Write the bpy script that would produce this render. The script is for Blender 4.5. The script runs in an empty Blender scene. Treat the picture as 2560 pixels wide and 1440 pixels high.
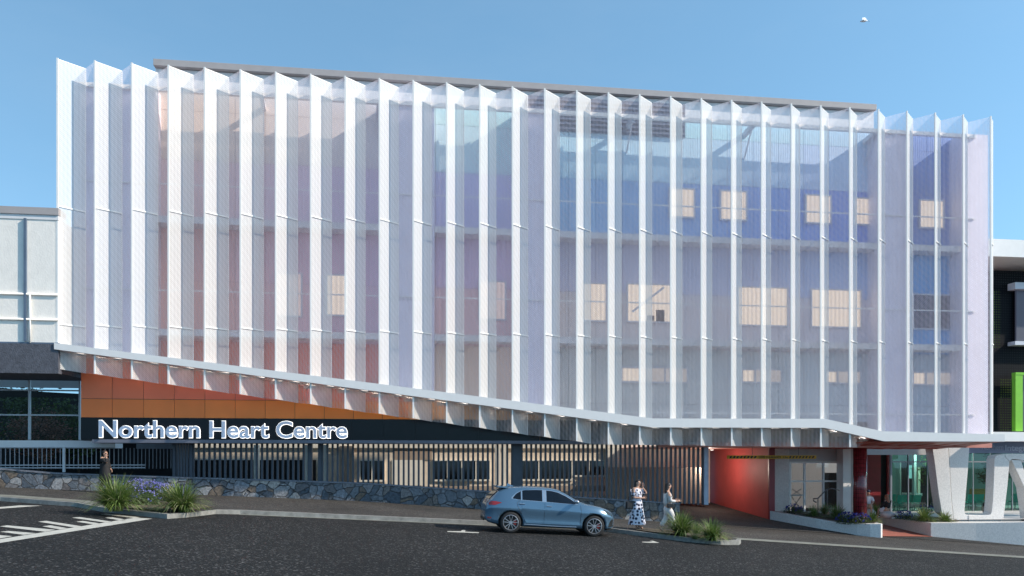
import bpy, bmesh, math, random
from mathutils import Vector, Matrix
from mathutils.bvhtree import BVHTree
random.seed(7)
R = math.radians
sc = bpy.context.scene
col = sc.collection
# ------------------------------------------------------------------ camera geometry (28 mm, level, shifted)
F = 2560 * 28 / 36.0
TH = 0.1330
CT, ST = math.cos(TH), math.sin(TH)
HZ = 1143.15
XC = 1280.0

def at(px, py, Y):
    """point of the vertical plane Y=const seen at photo pixel (px, py)"""
    u = (px - XC) / F
    v = (HZ - py) / F
    t = Y / (CT - u * ST)
    return Vector((t * (u * CT + ST), Y, t * v))

def road_z(X):
    X = max(-45, min(60, X))
    return -2.175 - 0.0545 * X if X < 8 else -2.611 - 0.075 * (X - 8)

def gnd(px, py, h=0.0):
    """point on the road surface (+h) seen at photo pixel"""
    u = (px - XC) / F
    v = (HZ - py) / F
    lo, hi = 5.0, 120.0
    for _ in range(50):
        t = (lo + hi) / 2
        X = t * (u * CT + ST)
        if t * v > road_z(X) + h: lo = t
        else: hi = t
    return Vector((t * (u * CT + ST), t * (CT - u * ST), t * v))

def lerp(a, b, t): return a + (b - a) * t
def pw(pts, x):
    if x <= pts[0][0]: return pts[0][1]
    for (a, b), (c, d) in zip(pts, pts[1:]):
        if x <= c: return b + (d - b) * (x - a) / (c - a)
    return pts[-1][1]

# ------------------------------------------------------------------ materials
def new_mat(name):
    m = bpy.data.materials.new(name); m.use_nodes = True
    nt = m.node_tree
    return m, nt, nt.nodes['Principled BSDF']

def N(nt, t, **kw):
    n = nt.nodes.new(t)
    for k, v in kw.items():
        if k in n.inputs: n.inputs[k].default_value = v
        else: setattr(n, k, v)
    return n

def rgba(c): return (c[0], c[1], c[2], 1)

def mat(name, c, rough=0.6, metal=0.0, var=0.12, scale=3.0, bump=0.0, bscale=40.0, spec=0.5, coat=0.0, c2=None, stretch=None):
    m, nt, p = new_mat(name)
    tc = N(nt, 'ShaderNodeTexCoord')
    vec = tc.outputs['Object']
    if stretch:
        mp = N(nt, 'ShaderNodeMapping'); mp.inputs['Scale'].default_value = stretch
        nt.links.new(vec, mp.inputs['Vector']); vec = mp.outputs['Vector']
    nz = N(nt, 'ShaderNodeTexNoise', Scale=scale, Detail=6.0, Roughness=0.6)
    nt.links.new(vec, nz.inputs['Vector'])
    rp = N(nt, 'ShaderNodeValToRGB')
    rp.color_ramp.elements[0].position = 0.3; rp.color_ramp.elements[1].position = 0.7
    a = [max(0, x * (1 - var)) for x in c]
    b = list(c2) if c2 else [min(1, x * (1 + var)) for x in c]
    rp.color_ramp.elements[0].color = rgba(a); rp.color_ramp.elements[1].color = rgba(b)
    nt.links.new(nz.outputs['Fac'], rp.inputs['Fac'])
    nt.links.new(rp.outputs['Color'], p.inputs['Base Color'])
    p.inputs['Roughness'].default_value = rough; p.inputs['Metallic'].default_value = metal
    p.inputs['Specular IOR Level'].default_value = spec
    p.inputs['Coat Weight'].default_value = coat; p.inputs['Coat Roughness'].default_value = 0.05
    if bump > 0:
        n2 = N(nt, 'ShaderNodeTexNoise', Scale=bscale, Detail=4.0)
        nt.links.new(vec, n2.inputs['Vector'])
        bp = N(nt, 'ShaderNodeBump', Strength=bump, Distance=0.03)
        nt.links.new(n2.outputs['Fac'], bp.inputs['Height'])
        nt.links.new(bp.outputs['Normal'], p.inputs['Normal'])
    return m

def emit_mat(name, c, strength, c2=None, scale=1.5, stripes=None):
    m, nt, p = new_mat(name)
    tc = N(nt, 'ShaderNodeTexCoord')
    nz = N(nt, 'ShaderNodeTexNoise', Scale=scale, Detail=2.0)
    nt.links.new(tc.outputs['Object'], nz.inputs['Vector'])
    mx = N(nt, 'ShaderNodeMix', data_type='RGBA')
    mx.inputs['A'].default_value = rgba(c); mx.inputs['B'].default_value = rgba(c2 or [x * .8 for x in c])
    nt.links.new(nz.outputs['Fac'], mx.inputs['Factor'])
    out = mx.outputs['Result']
    if stripes:
        wv = N(nt, 'ShaderNodeTexWave', Scale=stripes); wv.bands_direction = 'X'
        nt.links.new(tc.outputs['Object'], wv.inputs['Vector'])
        mp = N(nt, 'ShaderNodeMapRange'); mp.inputs['To Min'].default_value = .72; mp.inputs['To Max'].default_value = 1.0
        nt.links.new(wv.outputs['Fac'], mp.inputs['Value'])
        ml = N(nt, 'ShaderNodeMix', data_type='RGBA', blend_type='MULTIPLY'); ml.inputs['Factor'].default_value = 1
        nt.links.new(out, ml.inputs['A']); nt.links.new(mp.outputs['Result'], ml.inputs['B'])
        out = ml.outputs['Result']
    nt.links.new(out, p.inputs['Emission Color'])
    p.inputs['Emission Strength'].default_value = strength
    p.inputs['Base Color'].default_value = rgba([x * .3 for x in c])
    return m

def perforated(name, cov, amp, c=(.82, .82, .83), period=0.1, thru=0.0):
    """white powder-coated sheet with fine perforation rows"""
    m, nt, p = new_mat(name)
    tc = N(nt, 'ShaderNodeTexCoord')
    sx = N(nt, 'ShaderNodeSeparateXYZ'); nt.links.new(tc.outputs['Object'], sx.inputs[0])
    def sine(sock, per):
        a = N(nt, 'ShaderNodeMath', operation='MULTIPLY'); a.inputs[1].default_value = 2 * math.pi / per
        nt.links.new(sock, a.inputs[0])
        b = N(nt, 'ShaderNodeMath', operation='SINE'); nt.links.new(a.outputs[0], b.inputs[0]); return b.outputs[0]
    s1 = sine(sx.outputs['X'], period); s2 = sine(sx.outputs['X'], .055); s3 = sine(sx.outputs['Z'], .075)
    dg_ = N(nt, 'ShaderNodeMath', operation='MULTIPLY_ADD'); nt.links.new(sx.outputs['X'], dg_.inputs[0]); dg_.inputs[1].default_value = 1.6; nt.links.new(sx.outputs['Z'], dg_.inputs[2])
    s4 = sine(dg_.outputs[0], .30)
    m1 = N(nt, 'ShaderNodeMath', operation='MULTIPLY'); nt.links.new(s2, m1.inputs[0]); nt.links.new(s3, m1.inputs[1])
    m2 = N(nt, 'ShaderNodeMath', operation='MULTIPLY_ADD'); nt.links.new(s1, m2.inputs[0]); m2.inputs[1].default_value = amp; m2.inputs[2].default_value = cov
    m3 = N(nt, 'ShaderNodeMath', operation='MULTIPLY_ADD', use_clamp=True); nt.links.new(m1.outputs[0], m3.inputs[0]); m3.inputs[1].default_value = .16
    m5 = N(nt, 'ShaderNodeMath', operation='MULTIPLY_ADD'); nt.links.new(s4, m5.inputs[0]); m5.inputs[1].default_value = .028; nt.links.new(m2.outputs[0], m5.inputs[2])
    nt.links.new(m5.outputs[0], m3.inputs[2])
    p.inputs['Base Color'].default_value = rgba(c); p.inputs['Roughness'].default_value = .55
    out = [n for n in nt.nodes if n.type == 'OUTPUT_MATERIAL'][0]
    tl = N(nt, 'ShaderNodeBsdfTranslucent'); tl.inputs['Color'].default_value = (.92, .86, .93, 1)  # translucent lavender share imitates a hazy glow
    mt = N(nt, 'ShaderNodeMixShader'); mt.inputs[0].default_value = thru
    nt.links.new(p.outputs[0], mt.inputs[1]); nt.links.new(tl.outputs[0], mt.inputs[2])
    tp = N(nt, 'ShaderNodeBsdfTransparent'); mx = N(nt, 'ShaderNodeMixShader')
    nt.links.new(m3.outputs[0], mx.inputs[0]); nt.links.new(tp.outputs[0], mx.inputs[1]); nt.links.new(mt.outputs[0], mx.inputs[2])
    nt.links.new(mx.outputs[0], out.inputs['Surface'])
    return m

def glass_mat(name, tint, trans=0.75, rough=0.02, refl=0.5):
    m, nt, p = new_mat(name)
    nt.nodes.remove(p)
    out = [n for n in nt.nodes if n.type == 'OUTPUT_MATERIAL'][0]
    tr = N(nt, 'ShaderNodeBsdfTransparent'); tr.inputs['Color'].default_value = rgba([x * trans for x in tint])
    gl = N(nt, 'ShaderNodeBsdfGlossy', Roughness=rough); gl.inputs['Color'].default_value = (.9, .95, .95, 1)
    fr = N(nt, 'ShaderNodeFresnel', IOR=1.5)
    tc = N(nt, 'ShaderNodeTexCoord'); nz = N(nt, 'ShaderNodeTexNoise', Scale=.8)
    nt.links.new(tc.outputs['Object'], nz.inputs['Vector'])
    bp = N(nt, 'ShaderNodeBump', Strength=.02, Distance=.05); nt.links.new(nz.outputs['Fac'], bp.inputs['Height'])
    nt.links.new(bp.outputs['Normal'], gl.inputs['Normal'])
    ma = N(nt, 'ShaderNodeMath', operation='MULTIPLY'); ma.inputs[1].default_value = refl * 2
    nt.links.new(fr.outputs[0], ma.inputs[0])
    mx = N(nt, 'ShaderNodeMixShader')
    nt.links.new(ma.outputs[0], mx.inputs[0]); nt.links.new(tr.outputs[0], mx.inputs[1]); nt.links.new(gl.outputs[0], mx.inputs[2])
    nt.links.new(mx.outputs[0], out.inputs['Surface'])
    return m

def attr_mat(name, rough=0.45, spec=.4, bump=0.0, ribs=0.0):
    m, nt, p = new_mat(name)
    at_ = N(nt, 'ShaderNodeAttribute', attribute_name='tone')
    tc = N(nt, 'ShaderNodeTexCoord')
    nz = N(nt, 'ShaderNodeTexNoise', Scale=.7, Detail=5.0); nt.links.new(tc.outputs['Object'], nz.inputs['Vector'])
    mp = N(nt, 'ShaderNodeMapRange'); mp.inputs['To Min'].default_value = .86; mp.inputs['To Max'].default_value = 1.12
    nt.links.new(nz.outputs['Fac'], mp.inputs['Value'])
    ml = N(nt, 'ShaderNodeMix', data_type='RGBA', blend_type='MULTIPLY'); ml.inputs['Factor'].default_value = 1
    nt.links.new(at_.outputs['Color'], ml.inputs['A']); nt.links.new(mp.outputs['Result'], ml.inputs['B'])
    nt.links.new(ml.outputs['Result'], p.inputs['Base Color'])
    p.inputs['Roughness'].default_value = rough; p.inputs['Specular IOR Level'].default_value = spec
    if ribs:
        wv = N(nt, 'ShaderNodeTexWave', Scale=ribs); wv.bands_direction = 'X'
        nt.links.new(tc.outputs['Object'], wv.inputs['Vector'])
        bp = N(nt, 'ShaderNodeBump', Strength=.18, Distance=.03); nt.links.new(wv.outputs['Fac'], bp.inputs['Height'])
        nt.links.new(bp.outputs['Normal'], p.inputs['Normal'])
    return m

def asphalt_mat(name, dark, light, warm=1.0):
    m, nt, p = new_mat(name)
    tc = N(nt, 'ShaderNodeTexCoord')
    n1 = N(nt, 'ShaderNodeTexVoronoi', Scale=26.0); nt.links.new(tc.outputs['Object'], n1.inputs['Vector'])
    r1 = N(nt, 'ShaderNodeValToRGB')
    e = r1.color_ramp.elements
    sp = N(nt, 'ShaderNodeSeparateColor'); nt.links.new(n1.outputs['Color'], sp.inputs[0])
    e[0].position = .0; e[0].color = rgba([dark * .55 * warm, dark * .55, dark * .55 / warm])
    e[1].position = 1; e[1].color = rgba([light * warm, light, light / warm])
    x = e.new(.62); x.color = rgba([dark * 1.15 * warm, dark * 1.15, dark * 1.15 / warm])
    x = e.new(.9); x.color = rgba([dark * 2.2 * warm, dark * 2.2, dark * 2.2 / warm])
    nt.links.new(sp.outputs[0], r1.inputs['Fac'])
    n2 = N(nt, 'ShaderNodeTexNoise', Scale=.35, Detail=6.0); nt.links.new(tc.outputs['Object'], n2.inputs['Vector'])
    mp = N(nt, 'ShaderNodeMapRange'); mp.inputs['From Min'].default_value = .3; mp.inputs['From Max'].default_value = .7
    mp.inputs['To Min'].default_value = .72; mp.inputs['To Max'].default_value = 1.25
    nt.links.new(n2.outputs['Fac'], mp.inputs['Value'])
    ml = N(nt, 'ShaderNodeMix', data_type='RGBA', blend_type='MULTIPLY'); ml.inputs['Factor'].default_value = 1
    nt.links.new(r1.outputs['Color'], ml.inputs['A']); nt.links.new(mp.outputs['Result'], ml.inputs['B'])
    nt.links.new(ml.outputs['Result'], p.inputs['Base Color'])
    vc = N(nt, 'ShaderNodeTexVoronoi', Scale=.16, feature='DISTANCE_TO_EDGE'); wn = N(nt, 'ShaderNodeTexNoise', Scale=1.3, Detail=5.0)
    nt.links.new(tc.outputs['Object'], wn.inputs['Vector'])
    wa = N(nt, 'ShaderNodeVectorMath', operation='MULTIPLY_ADD'); wa.inputs[1].default_value = (1.1, 1.1, 0)
    nt.links.new(wn.outputs['Color'], wa.inputs[0]); nt.links.new(tc.outputs['Object'], wa.inputs[2]); nt.links.new(wa.outputs[0], vc.inputs['Vector'])
    cr = N(nt, 'ShaderNodeMapRange'); cr.inputs['From Max'].default_value = .006; cr.inputs['To Min'].default_value = .55; nt.links.new(vc.outputs['Distance'], cr.inputs['Value'])
    m2_ = N(nt, 'ShaderNodeMix', data_type='RGBA', blend_type='MULTIPLY'); m2_.inputs['Factor'].default_value = 1
    nt.links.new(ml.outputs['Result'], m2_.inputs['A']); nt.links.new(cr.outputs['Result'], m2_.inputs['B'])
    nt.links.new(m2_.outputs['Result'], p.inputs['Base Color'])
    p.inputs['Roughness'].default_value = .85; p.inputs['Specular IOR Level'].default_value = .3
    bp = N(nt, 'ShaderNodeBump', Strength=.7, Distance=.02); nt.links.new(n1.outputs['Distance'], bp.inputs['Height'])
    nt.links.new(bp.outputs['Normal'], p.inputs['Normal'])
    return m

def stone_mat(name):
    m, nt, p = new_mat(name)
    tc = N(nt, 'ShaderNodeTexCoord')
    nzw = N(nt, 'ShaderNodeTexNoise', Scale=2.2, Detail=3.0); nt.links.new(tc.outputs['Object'], nzw.inputs['Vector'])
    ad = N(nt, 'ShaderNodeVectorMath', operation='MULTIPLY_ADD')
    nt.links.new(nzw.outputs['Color'], ad.inputs[0]); ad.inputs[1].default_value = (.28, .0, .28); nt.links.new(tc.outputs['Object'], ad.inputs[2])
    v1 = N(nt, 'ShaderNodeTexVoronoi', Scale=2.5); nt.links.new(ad.outputs[0], v1.inputs['Vector'])
    v2 = N(nt, 'ShaderNodeTexVoronoi', Scale=2.5, feature='DISTANCE_TO_EDGE'); nt.links.new(ad.outputs[0], v2.inputs['Vector'])
    sp = N(nt, 'ShaderNodeSeparateColor'); nt.links.new(v1.outputs['Color'], sp.inputs[0])
    rp = N(nt, 'ShaderNodeValToRGB'); e = rp.color_ramp.elements
    e[0].position = 0; e[0].color = (.05, .065, .085, 1)
    e[1].position = 1; e[1].color = (.30, .28, .26, 1)
    for pos, c in ((.25, (.11, .125, .145)), (.45, (.16, .175, .20)), (.6, (.13, .10, .075)), (.72, (.09, .10, .12)), (.85, (.22, .225, .235))):
        x = e.new(pos); x.color = rgba(c)
    nt.links.new(sp.outputs[0], rp.inputs['Fac'])
    n2 = N(nt, 'ShaderNodeTexNoise', Scale=9.0, Detail=7.0, Roughness=.7); nt.links.new(tc.outputs['Object'], n2.inputs['Vector'])
    mp = N(nt, 'ShaderNodeMapRange'); mp.inputs['From Min'].default_value = .3; mp.inputs['From Max'].default_value = .7
    mp.inputs['To Min'].default_value = .5; mp.inputs['To Max'].default_value = 1.8
    nt.links.new(n2.outputs['Fac'], mp.inputs['Value'])
    ml = N(nt, 'ShaderNodeMix', data_type='RGBA', blend_type='MULTIPLY'); ml.inputs['Factor'].default_value = 1
    nt.links.new(rp.outputs['Color'], ml.inputs['A']); nt.links.new(mp.outputs['Result'], ml.inputs['B'])
    ed = N(nt, 'ShaderNodeValToRGB'); ed.color_ramp.elements[0].position = .012; ed.color_ramp.elements[1].position = .04
    nt.links.new(v2.outputs['Distance'], ed.inputs['Fac'])
    mo = N(nt, 'ShaderNodeMix', data_type='RGBA'); mo.inputs['A'].default_value = (.085, .088, .095, 1)
    nt.links.new(ed.outputs['Color'], mo.inputs['Factor']); nt.links.new(ml.outputs['Result'], mo.inputs['B'])
    nt.links.new(mo.outputs['Result'], p.inputs['Base Color'])
    p.inputs['Roughness'].default_value = .8
    sm = N(nt, 'ShaderNodeMath', operation='MULTIPLY_ADD'); nt.links.new(n2.outputs['Fac'], sm.inputs[0]); sm.inputs[1].default_value = .35
    nt.links.new(ed.outputs['Color'], sm.inputs[2])
    bp = N(nt, 'ShaderNodeBump', Strength=1.0, Distance=.12); nt.links.new(sm.outputs[0], bp.inputs['Height'])
    nt.links.new(bp.outputs['Normal'], p.inputs['Normal'])
    return m

def leaf_mat(name, c1, c2, scale=6.0, trans=.25):
    m, nt, p = new_mat(name)
    tc = N(nt, 'ShaderNodeTexCoord'); nz = N(nt, 'ShaderNodeTexNoise', Scale=scale, Detail=3.0)
    nt.links.new(tc.outputs['Object'], nz.inputs['Vector'])
    rp = N(nt, 'ShaderNodeValToRGB'); rp.color_ramp.elements[0].position = .35; rp.color_ramp.elements[1].position = .65
    rp.color_ramp.elements[0].color = rgba(c1); rp.color_ramp.elements[1].color = rgba(c2)
    nt.links.new(nz.outputs['Fac'], rp.inputs['Fac']); nt.links.new(rp.outputs['Color'], p.inputs['Base Color'])
    p.inputs['Roughness'].default_value = .55
    p.inputs['Subsurface Weight'].default_value = 0
    tl = N(nt, 'ShaderNodeBsdfTranslucent'); nt.links.new(rp.outputs['Color'], tl.inputs['Color'])
    mx = N(nt, 'ShaderNodeMixShader'); mx.inputs[0].default_value = trans
    out = [n for n in nt.nodes if n.type == 'OUTPUT_MATERIAL'][0]
    nt.links.new(p.outputs[0], mx.inputs[1]); nt.links.new(tl.outputs[0], mx.inputs[2]); nt.links.new(mx.outputs[0], out.inputs['Surface'])
    return m

def dots_mat(name, base, dot, scale):
    m, nt, p = new_mat(name)
    tc = N(nt, 'ShaderNodeTexCoord'); v = N(nt, 'ShaderNodeTexVoronoi', Scale=scale, Randomness=.6)
    nt.links.new(tc.outputs['Object'], v.inputs['Vector'])
    rp = N(nt, 'ShaderNodeValToRGB'); rp.color_ramp.elements[0].position = .40; rp.color_ramp.elements[1].position = .44
    rp.color_ramp.elements[0].color = rgba(dot); rp.color_ramp.elements[1].color = rgba(base)
    nt.links.new(v.outputs['Distance'], rp.inputs['Fac']); nt.links.new(rp.outputs['Color'], p.inputs['Base Color'])
    p.inputs['Roughness'].default_value = .8
    return m

def perf_dark(name):
    """black perforated sheet with green sheet behind"""
    m, nt, p = new_mat(name)
    tc = N(nt, 'ShaderNodeTexCoord'); v = N(nt, 'ShaderNodeTexVoronoi', Scale=8.0, Randomness=0.0); v.voronoi_dimensions = '2D'
    sp = N(nt, 'ShaderNodeSeparateXYZ'); cb_ = N(nt, 'ShaderNodeCombineXYZ'); nt.links.new(tc.outputs['Object'], sp.inputs[0])
    nt.links.new(sp.outputs['X'], cb_.inputs['X']); nt.links.new(sp.outputs['Z'], cb_.inputs['Y']); nt.links.new(cb_.outputs[0], v.inputs['Vector'])
    rp = N(nt, 'ShaderNodeValToRGB'); rp.color_ramp.elements[0].position = .28; rp.color_ramp.elements[1].position = .33
    rp.color_ramp.elements[0].color = (.2, .2, .2, 1); rp.color_ramp.elements[1].color = (1, 1, 1, 1)
    nt.links.new(v.outputs['Distance'], rp.inputs['Fac']); nt.links.new(rp.outputs['Color'], p.inputs['Alpha'])
    p.inputs['Base Color'].default_value = (.004, .005, .008, 1); p.inputs['Roughness'].default_value = .6; p.inputs['Specular IOR Level'].default_value = .15
    return m

M = {}
M['screen_fin'] = perforated('white_perforated_fin', .70, .03, c=(.78, .77, .755), thru=.15)
M['screen_mesh'] = perforated('white_perforated_mesh', .35, .035, c=(.86, .82, .87), period=.118, thru=.68)  # lavender tint and translucency imitate haze glowing in the mesh
M['screen_hem'] = perforated('white_perforated_hem', .66, .03, c=(.86, .85, .83), thru=.3)  # same sheet as the fins, whiter and more translucent to offset the slab's shade
M['hem_mesh'] = perforated('white_perforated_hem_mesh', .34, .05, c=(.86, .85, .83), period=.118, thru=.5)
M['white_paint'] = mat('white_paint', (.84, .82, .79), .45, var=.03)
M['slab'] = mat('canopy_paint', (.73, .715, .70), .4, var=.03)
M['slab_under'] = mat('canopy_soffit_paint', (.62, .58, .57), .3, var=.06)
M['clad'] = attr_mat('coloured_cladding', .4, .4)
M['clad_rib'] = attr_mat('ribbed_cladding', .45, .35, ribs=3.0)
M['backing'] = mat('dark_backing', (.05, .045, .05), .8)
M['pier'] = mat('pale_render', (.80, .75, .84), .7, bump=.1, var=.06)
M['roof_grey'] = mat('roof_fascia_grey', (.40, .36, .35), .6, var=.05)
M['cornice'] = mat('pale_cornice', (.74, .72, .72), .6, var=.04)
M['louvre'] = mat('louvre_blue_grey', (.10, .12, .18), .5)
M['black_gloss'] = mat('black_gloss_panel', (.006, .006, .009), .16, var=.2, spec=.2)
M['ledge'] = mat('ledge_blue_grey', (.13, .14, .18), .5)
M['slat'] = mat('slate_blue_slat', (.045, .055, .075), .45, var=.1)
M['post_light'] = mat('pale_blue_post', (.30, .34, .42), .45)
M['stone'] = stone_mat('crazy_stone')
M['coping'] = mat('stone_coping', (.16, .17, .20), .8, var=.3, scale=5, bump=.3)
M['asphalt'] = asphalt_mat('asphalt', .0095, .13, 1.04)
M['path'] = asphalt_mat('footpath_asphalt', .046, .10, 1.10)
M['drive'] = asphalt_mat('driveway_asphalt', .035, .07, 1.04)
M['kerb'] = mat('kerb_concrete', (.24, .235, .215), .85, var=.3, scale=4, bump=.4, bscale=60)
M['gutter'] = mat('gutter_concrete', (.20, .20, .17), .85, var=.15, scale=2, bump=.2)
M['soil'] = mat('mulch', (.09, .07, .045), .9, var=.5, scale=14, bump=.6)
M['line'] = mat('road_paint', (.52, .50, .44), .7, var=.18, scale=9)
M['ground'] = mat('ground', (.07, .068, .06), .9, var=.3, scale=.5)
M['stucco_white'] = mat('pale_stucco', (.88, .82, .75), .8, var=.05, scale=3.5, bump=.22, bscale=18, stretch=(1, 1, .7))
M['stucco_dark'] = mat('grey_stucco', (.085, .09, .11), .85, var=.25, scale=7, bump=.5, bscale=25)
M['bluegrey'] = mat('blue_grey_metal', (.10, .14, .20), .45)
M['alu'] = mat('aluminium', (.50, .51, .53), .4, metal=.3, var=.05)
M['rail_grey'] = mat('rail_grey', (.27, .28, .31), .45, var=.1)
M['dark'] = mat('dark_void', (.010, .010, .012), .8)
M['dark_glass'] = glass_mat('dark_glass', (.8, .85, .85), .9, refl=.08)
M['teal_glass'] = glass_mat('teal_glass', (.30, .72, .62), .9, refl=.55)
M['clear_glass'] = glass_mat('clear_glass', (.85, .88, .88), .9, refl=.5)
M['court_beige'] = mat('beige_render', (.84, .72, .58), .8, var=.12, scale=2)
M['court_brown'] = mat('brown_render', (.40, .31, .24), .8, var=.12, scale=2)
M['court_cream'] = mat('cream_trim', (.85, .80, .70), .7, var=.06)
M['court_glass'] = mat('black_pane', (.008, .009, .012), .08, spec=.7)
M['court_floor'] = mat('courtyard_floor', (.14, .13, .12), .8)
M['red_wall'] = mat('red_gloss_wall', (.42, .06, .052), .6, var=.08, scale=1.2)
M['maroon'] = mat('maroon_panel', (.24, .012, .018), .4)
M['concrete'] = mat('speckled_concrete', (.70, .665, .63), .85, var=.14, scale=16, bump=.15, bscale=45)
M['concrete_smooth'] = mat('smooth_concrete', (.52, .50, .49), .8, var=.08, scale=2)
M['terracotta'] = mat('terracotta_soffit', (.42, .075, .04), .42, var=.12, scale=1.5)
M['terracotta_light'] = mat('salmon_soffit', (.55, .22, .17), .5, var=.06)
M['terracotta_pave'] = mat('terracotta_paving', (.33, .10, .065), .8, var=.15)
M['warm_pane'] = emit_mat('lit_blind', (1.0, .86, .70), .78, (.9, .72, .58), 2.0, stripes=1.6)
M['grey_pane'] = emit_mat('dim_lit_room', (.62, .55, .50), .62, (.40, .37, .38), 2.0)
M['dark_pane'] = emit_mat('dim_room', (.09, .10, .16), .35, (.06, .07, .11), 1.0)
M['led'] = emit_mat('led_and_fill_strip', (1, .94, .86), 9.0)  # real right-hand strips, added hem fills and the downlight lens
M['fill_bar'] = emit_mat('fill_bar_glow', (1, .86, .72), 16.0)  # added source that brightens the shaded orange cladding
M['win_frame'] = mat('window_frame_pale', (.62, .63, .68), .5, var=.03)
M['letter_face'] = mat('letter_face', (.92, .87, .95), .5, var=.03)
M['halo'] = emit_mat('letter_halo', (1, .98, .93), 3.2)
M['hazard'] = mat('hazard_yellow', (.75, .42, .02), .5, var=.06)
M['hazard_black'] = mat('hazard_black', (.012, .012, .012), .6)
M['lime'] = mat('lime_green', (.22, .56, .03), .4, var=.08)
M['lime_dark'] = mat('lime_dark', (.18, .30, .03), .5, var=.5, scale=.8)
M['perf_dark'] = perf_dark('black_perforated_sheet')
M['dark_cloth'] = mat('dark_cladding', (.012, .013, .018), .6)
M['sign_lilac'] = mat('lilac_grey_fascia', (.20, .21, .30), .5, var=.05)
M['sign_text'] = mat('lilac_letter', (.40, .42, .52), .5)
M['skin'] = mat('skin', (.52, .30, .21), .5, var=.06)
M['skin_dark'] = mat('skin_dark', (.16, .08, .05), .5, var=.06)
M['hair_dark'] = mat('hair_dark', (.022, .014, .011), .5, var=.4, scale=20)
M['hair_red'] = mat('hair_auburn', (.28, .09, .035), .5, var=.4, scale=20)
M['black_coat'] = mat('black_coat', (.014, .013, .014), .8, var=.3)
M['dots'] = dots_mat('polka_dot_cloth', (.66, .66, .74), (.01, .012, .04), 8.5)
M['cream_cloth'] = mat('cream_cloth', (.62, .58, .56), .8, var=.08)
M['white_cloth'] = mat('white_cloth', (.75, .76, .80), .8, var=.05)
M['khaki_cloth'] = mat('khaki_cloth', (.40, .33, .24), .8)
M['black_leather'] = mat('black_leather', (.018, .016, .018), .4)
M['navy'] = mat('navy_cloth', (.02, .03, .07), .8)
M['grass'] = leaf_mat('tussock_blade', (.055, .11, .018), (.22, .30, .075), 5.0)
M['grass_pale'] = leaf_mat('tussock_blade_pale', (.22, .24, .10), (.36, .36, .19), 5.0)
M['leaf'] = leaf_mat('shrub_leaf', (.025, .05, .012), (.07, .11, .03), 6)
M['leaf_green'] = leaf_mat('tree_leaf', (.006, .016, .003), (.075, .13, .014), 2.5)
M['leaf_copper'] = leaf_mat('copper_leaf', (.05, .022, .014), (.36, .16, .10), 2.5)
M['flower'] = leaf_mat('blue_flower', (.10, .11, .42), (.34, .33, .66), 9, .3)
M['flower_deep'] = leaf_mat('deep_blue_flower', (.02, .025, .20), (.07, .08, .40), 9, .3)
M['bark'] = mat('bark', (.07, .05, .035), .9, var=.3)
M['teal_chair'] = mat('teal_vinyl', (.03, .45, .36), .4, var=.05)
M['timber'] = mat('orange_timber', (.55, .28, .06), .5)
M['steel'] = mat('steel_tube', (.12, .12, .13), .35, metal=.6)
M['bird'] = mat('white_feather', (.85, .85, .86), .8)
# ------------------------------------------------------------------ mesh helpers
ORG = {}

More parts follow.
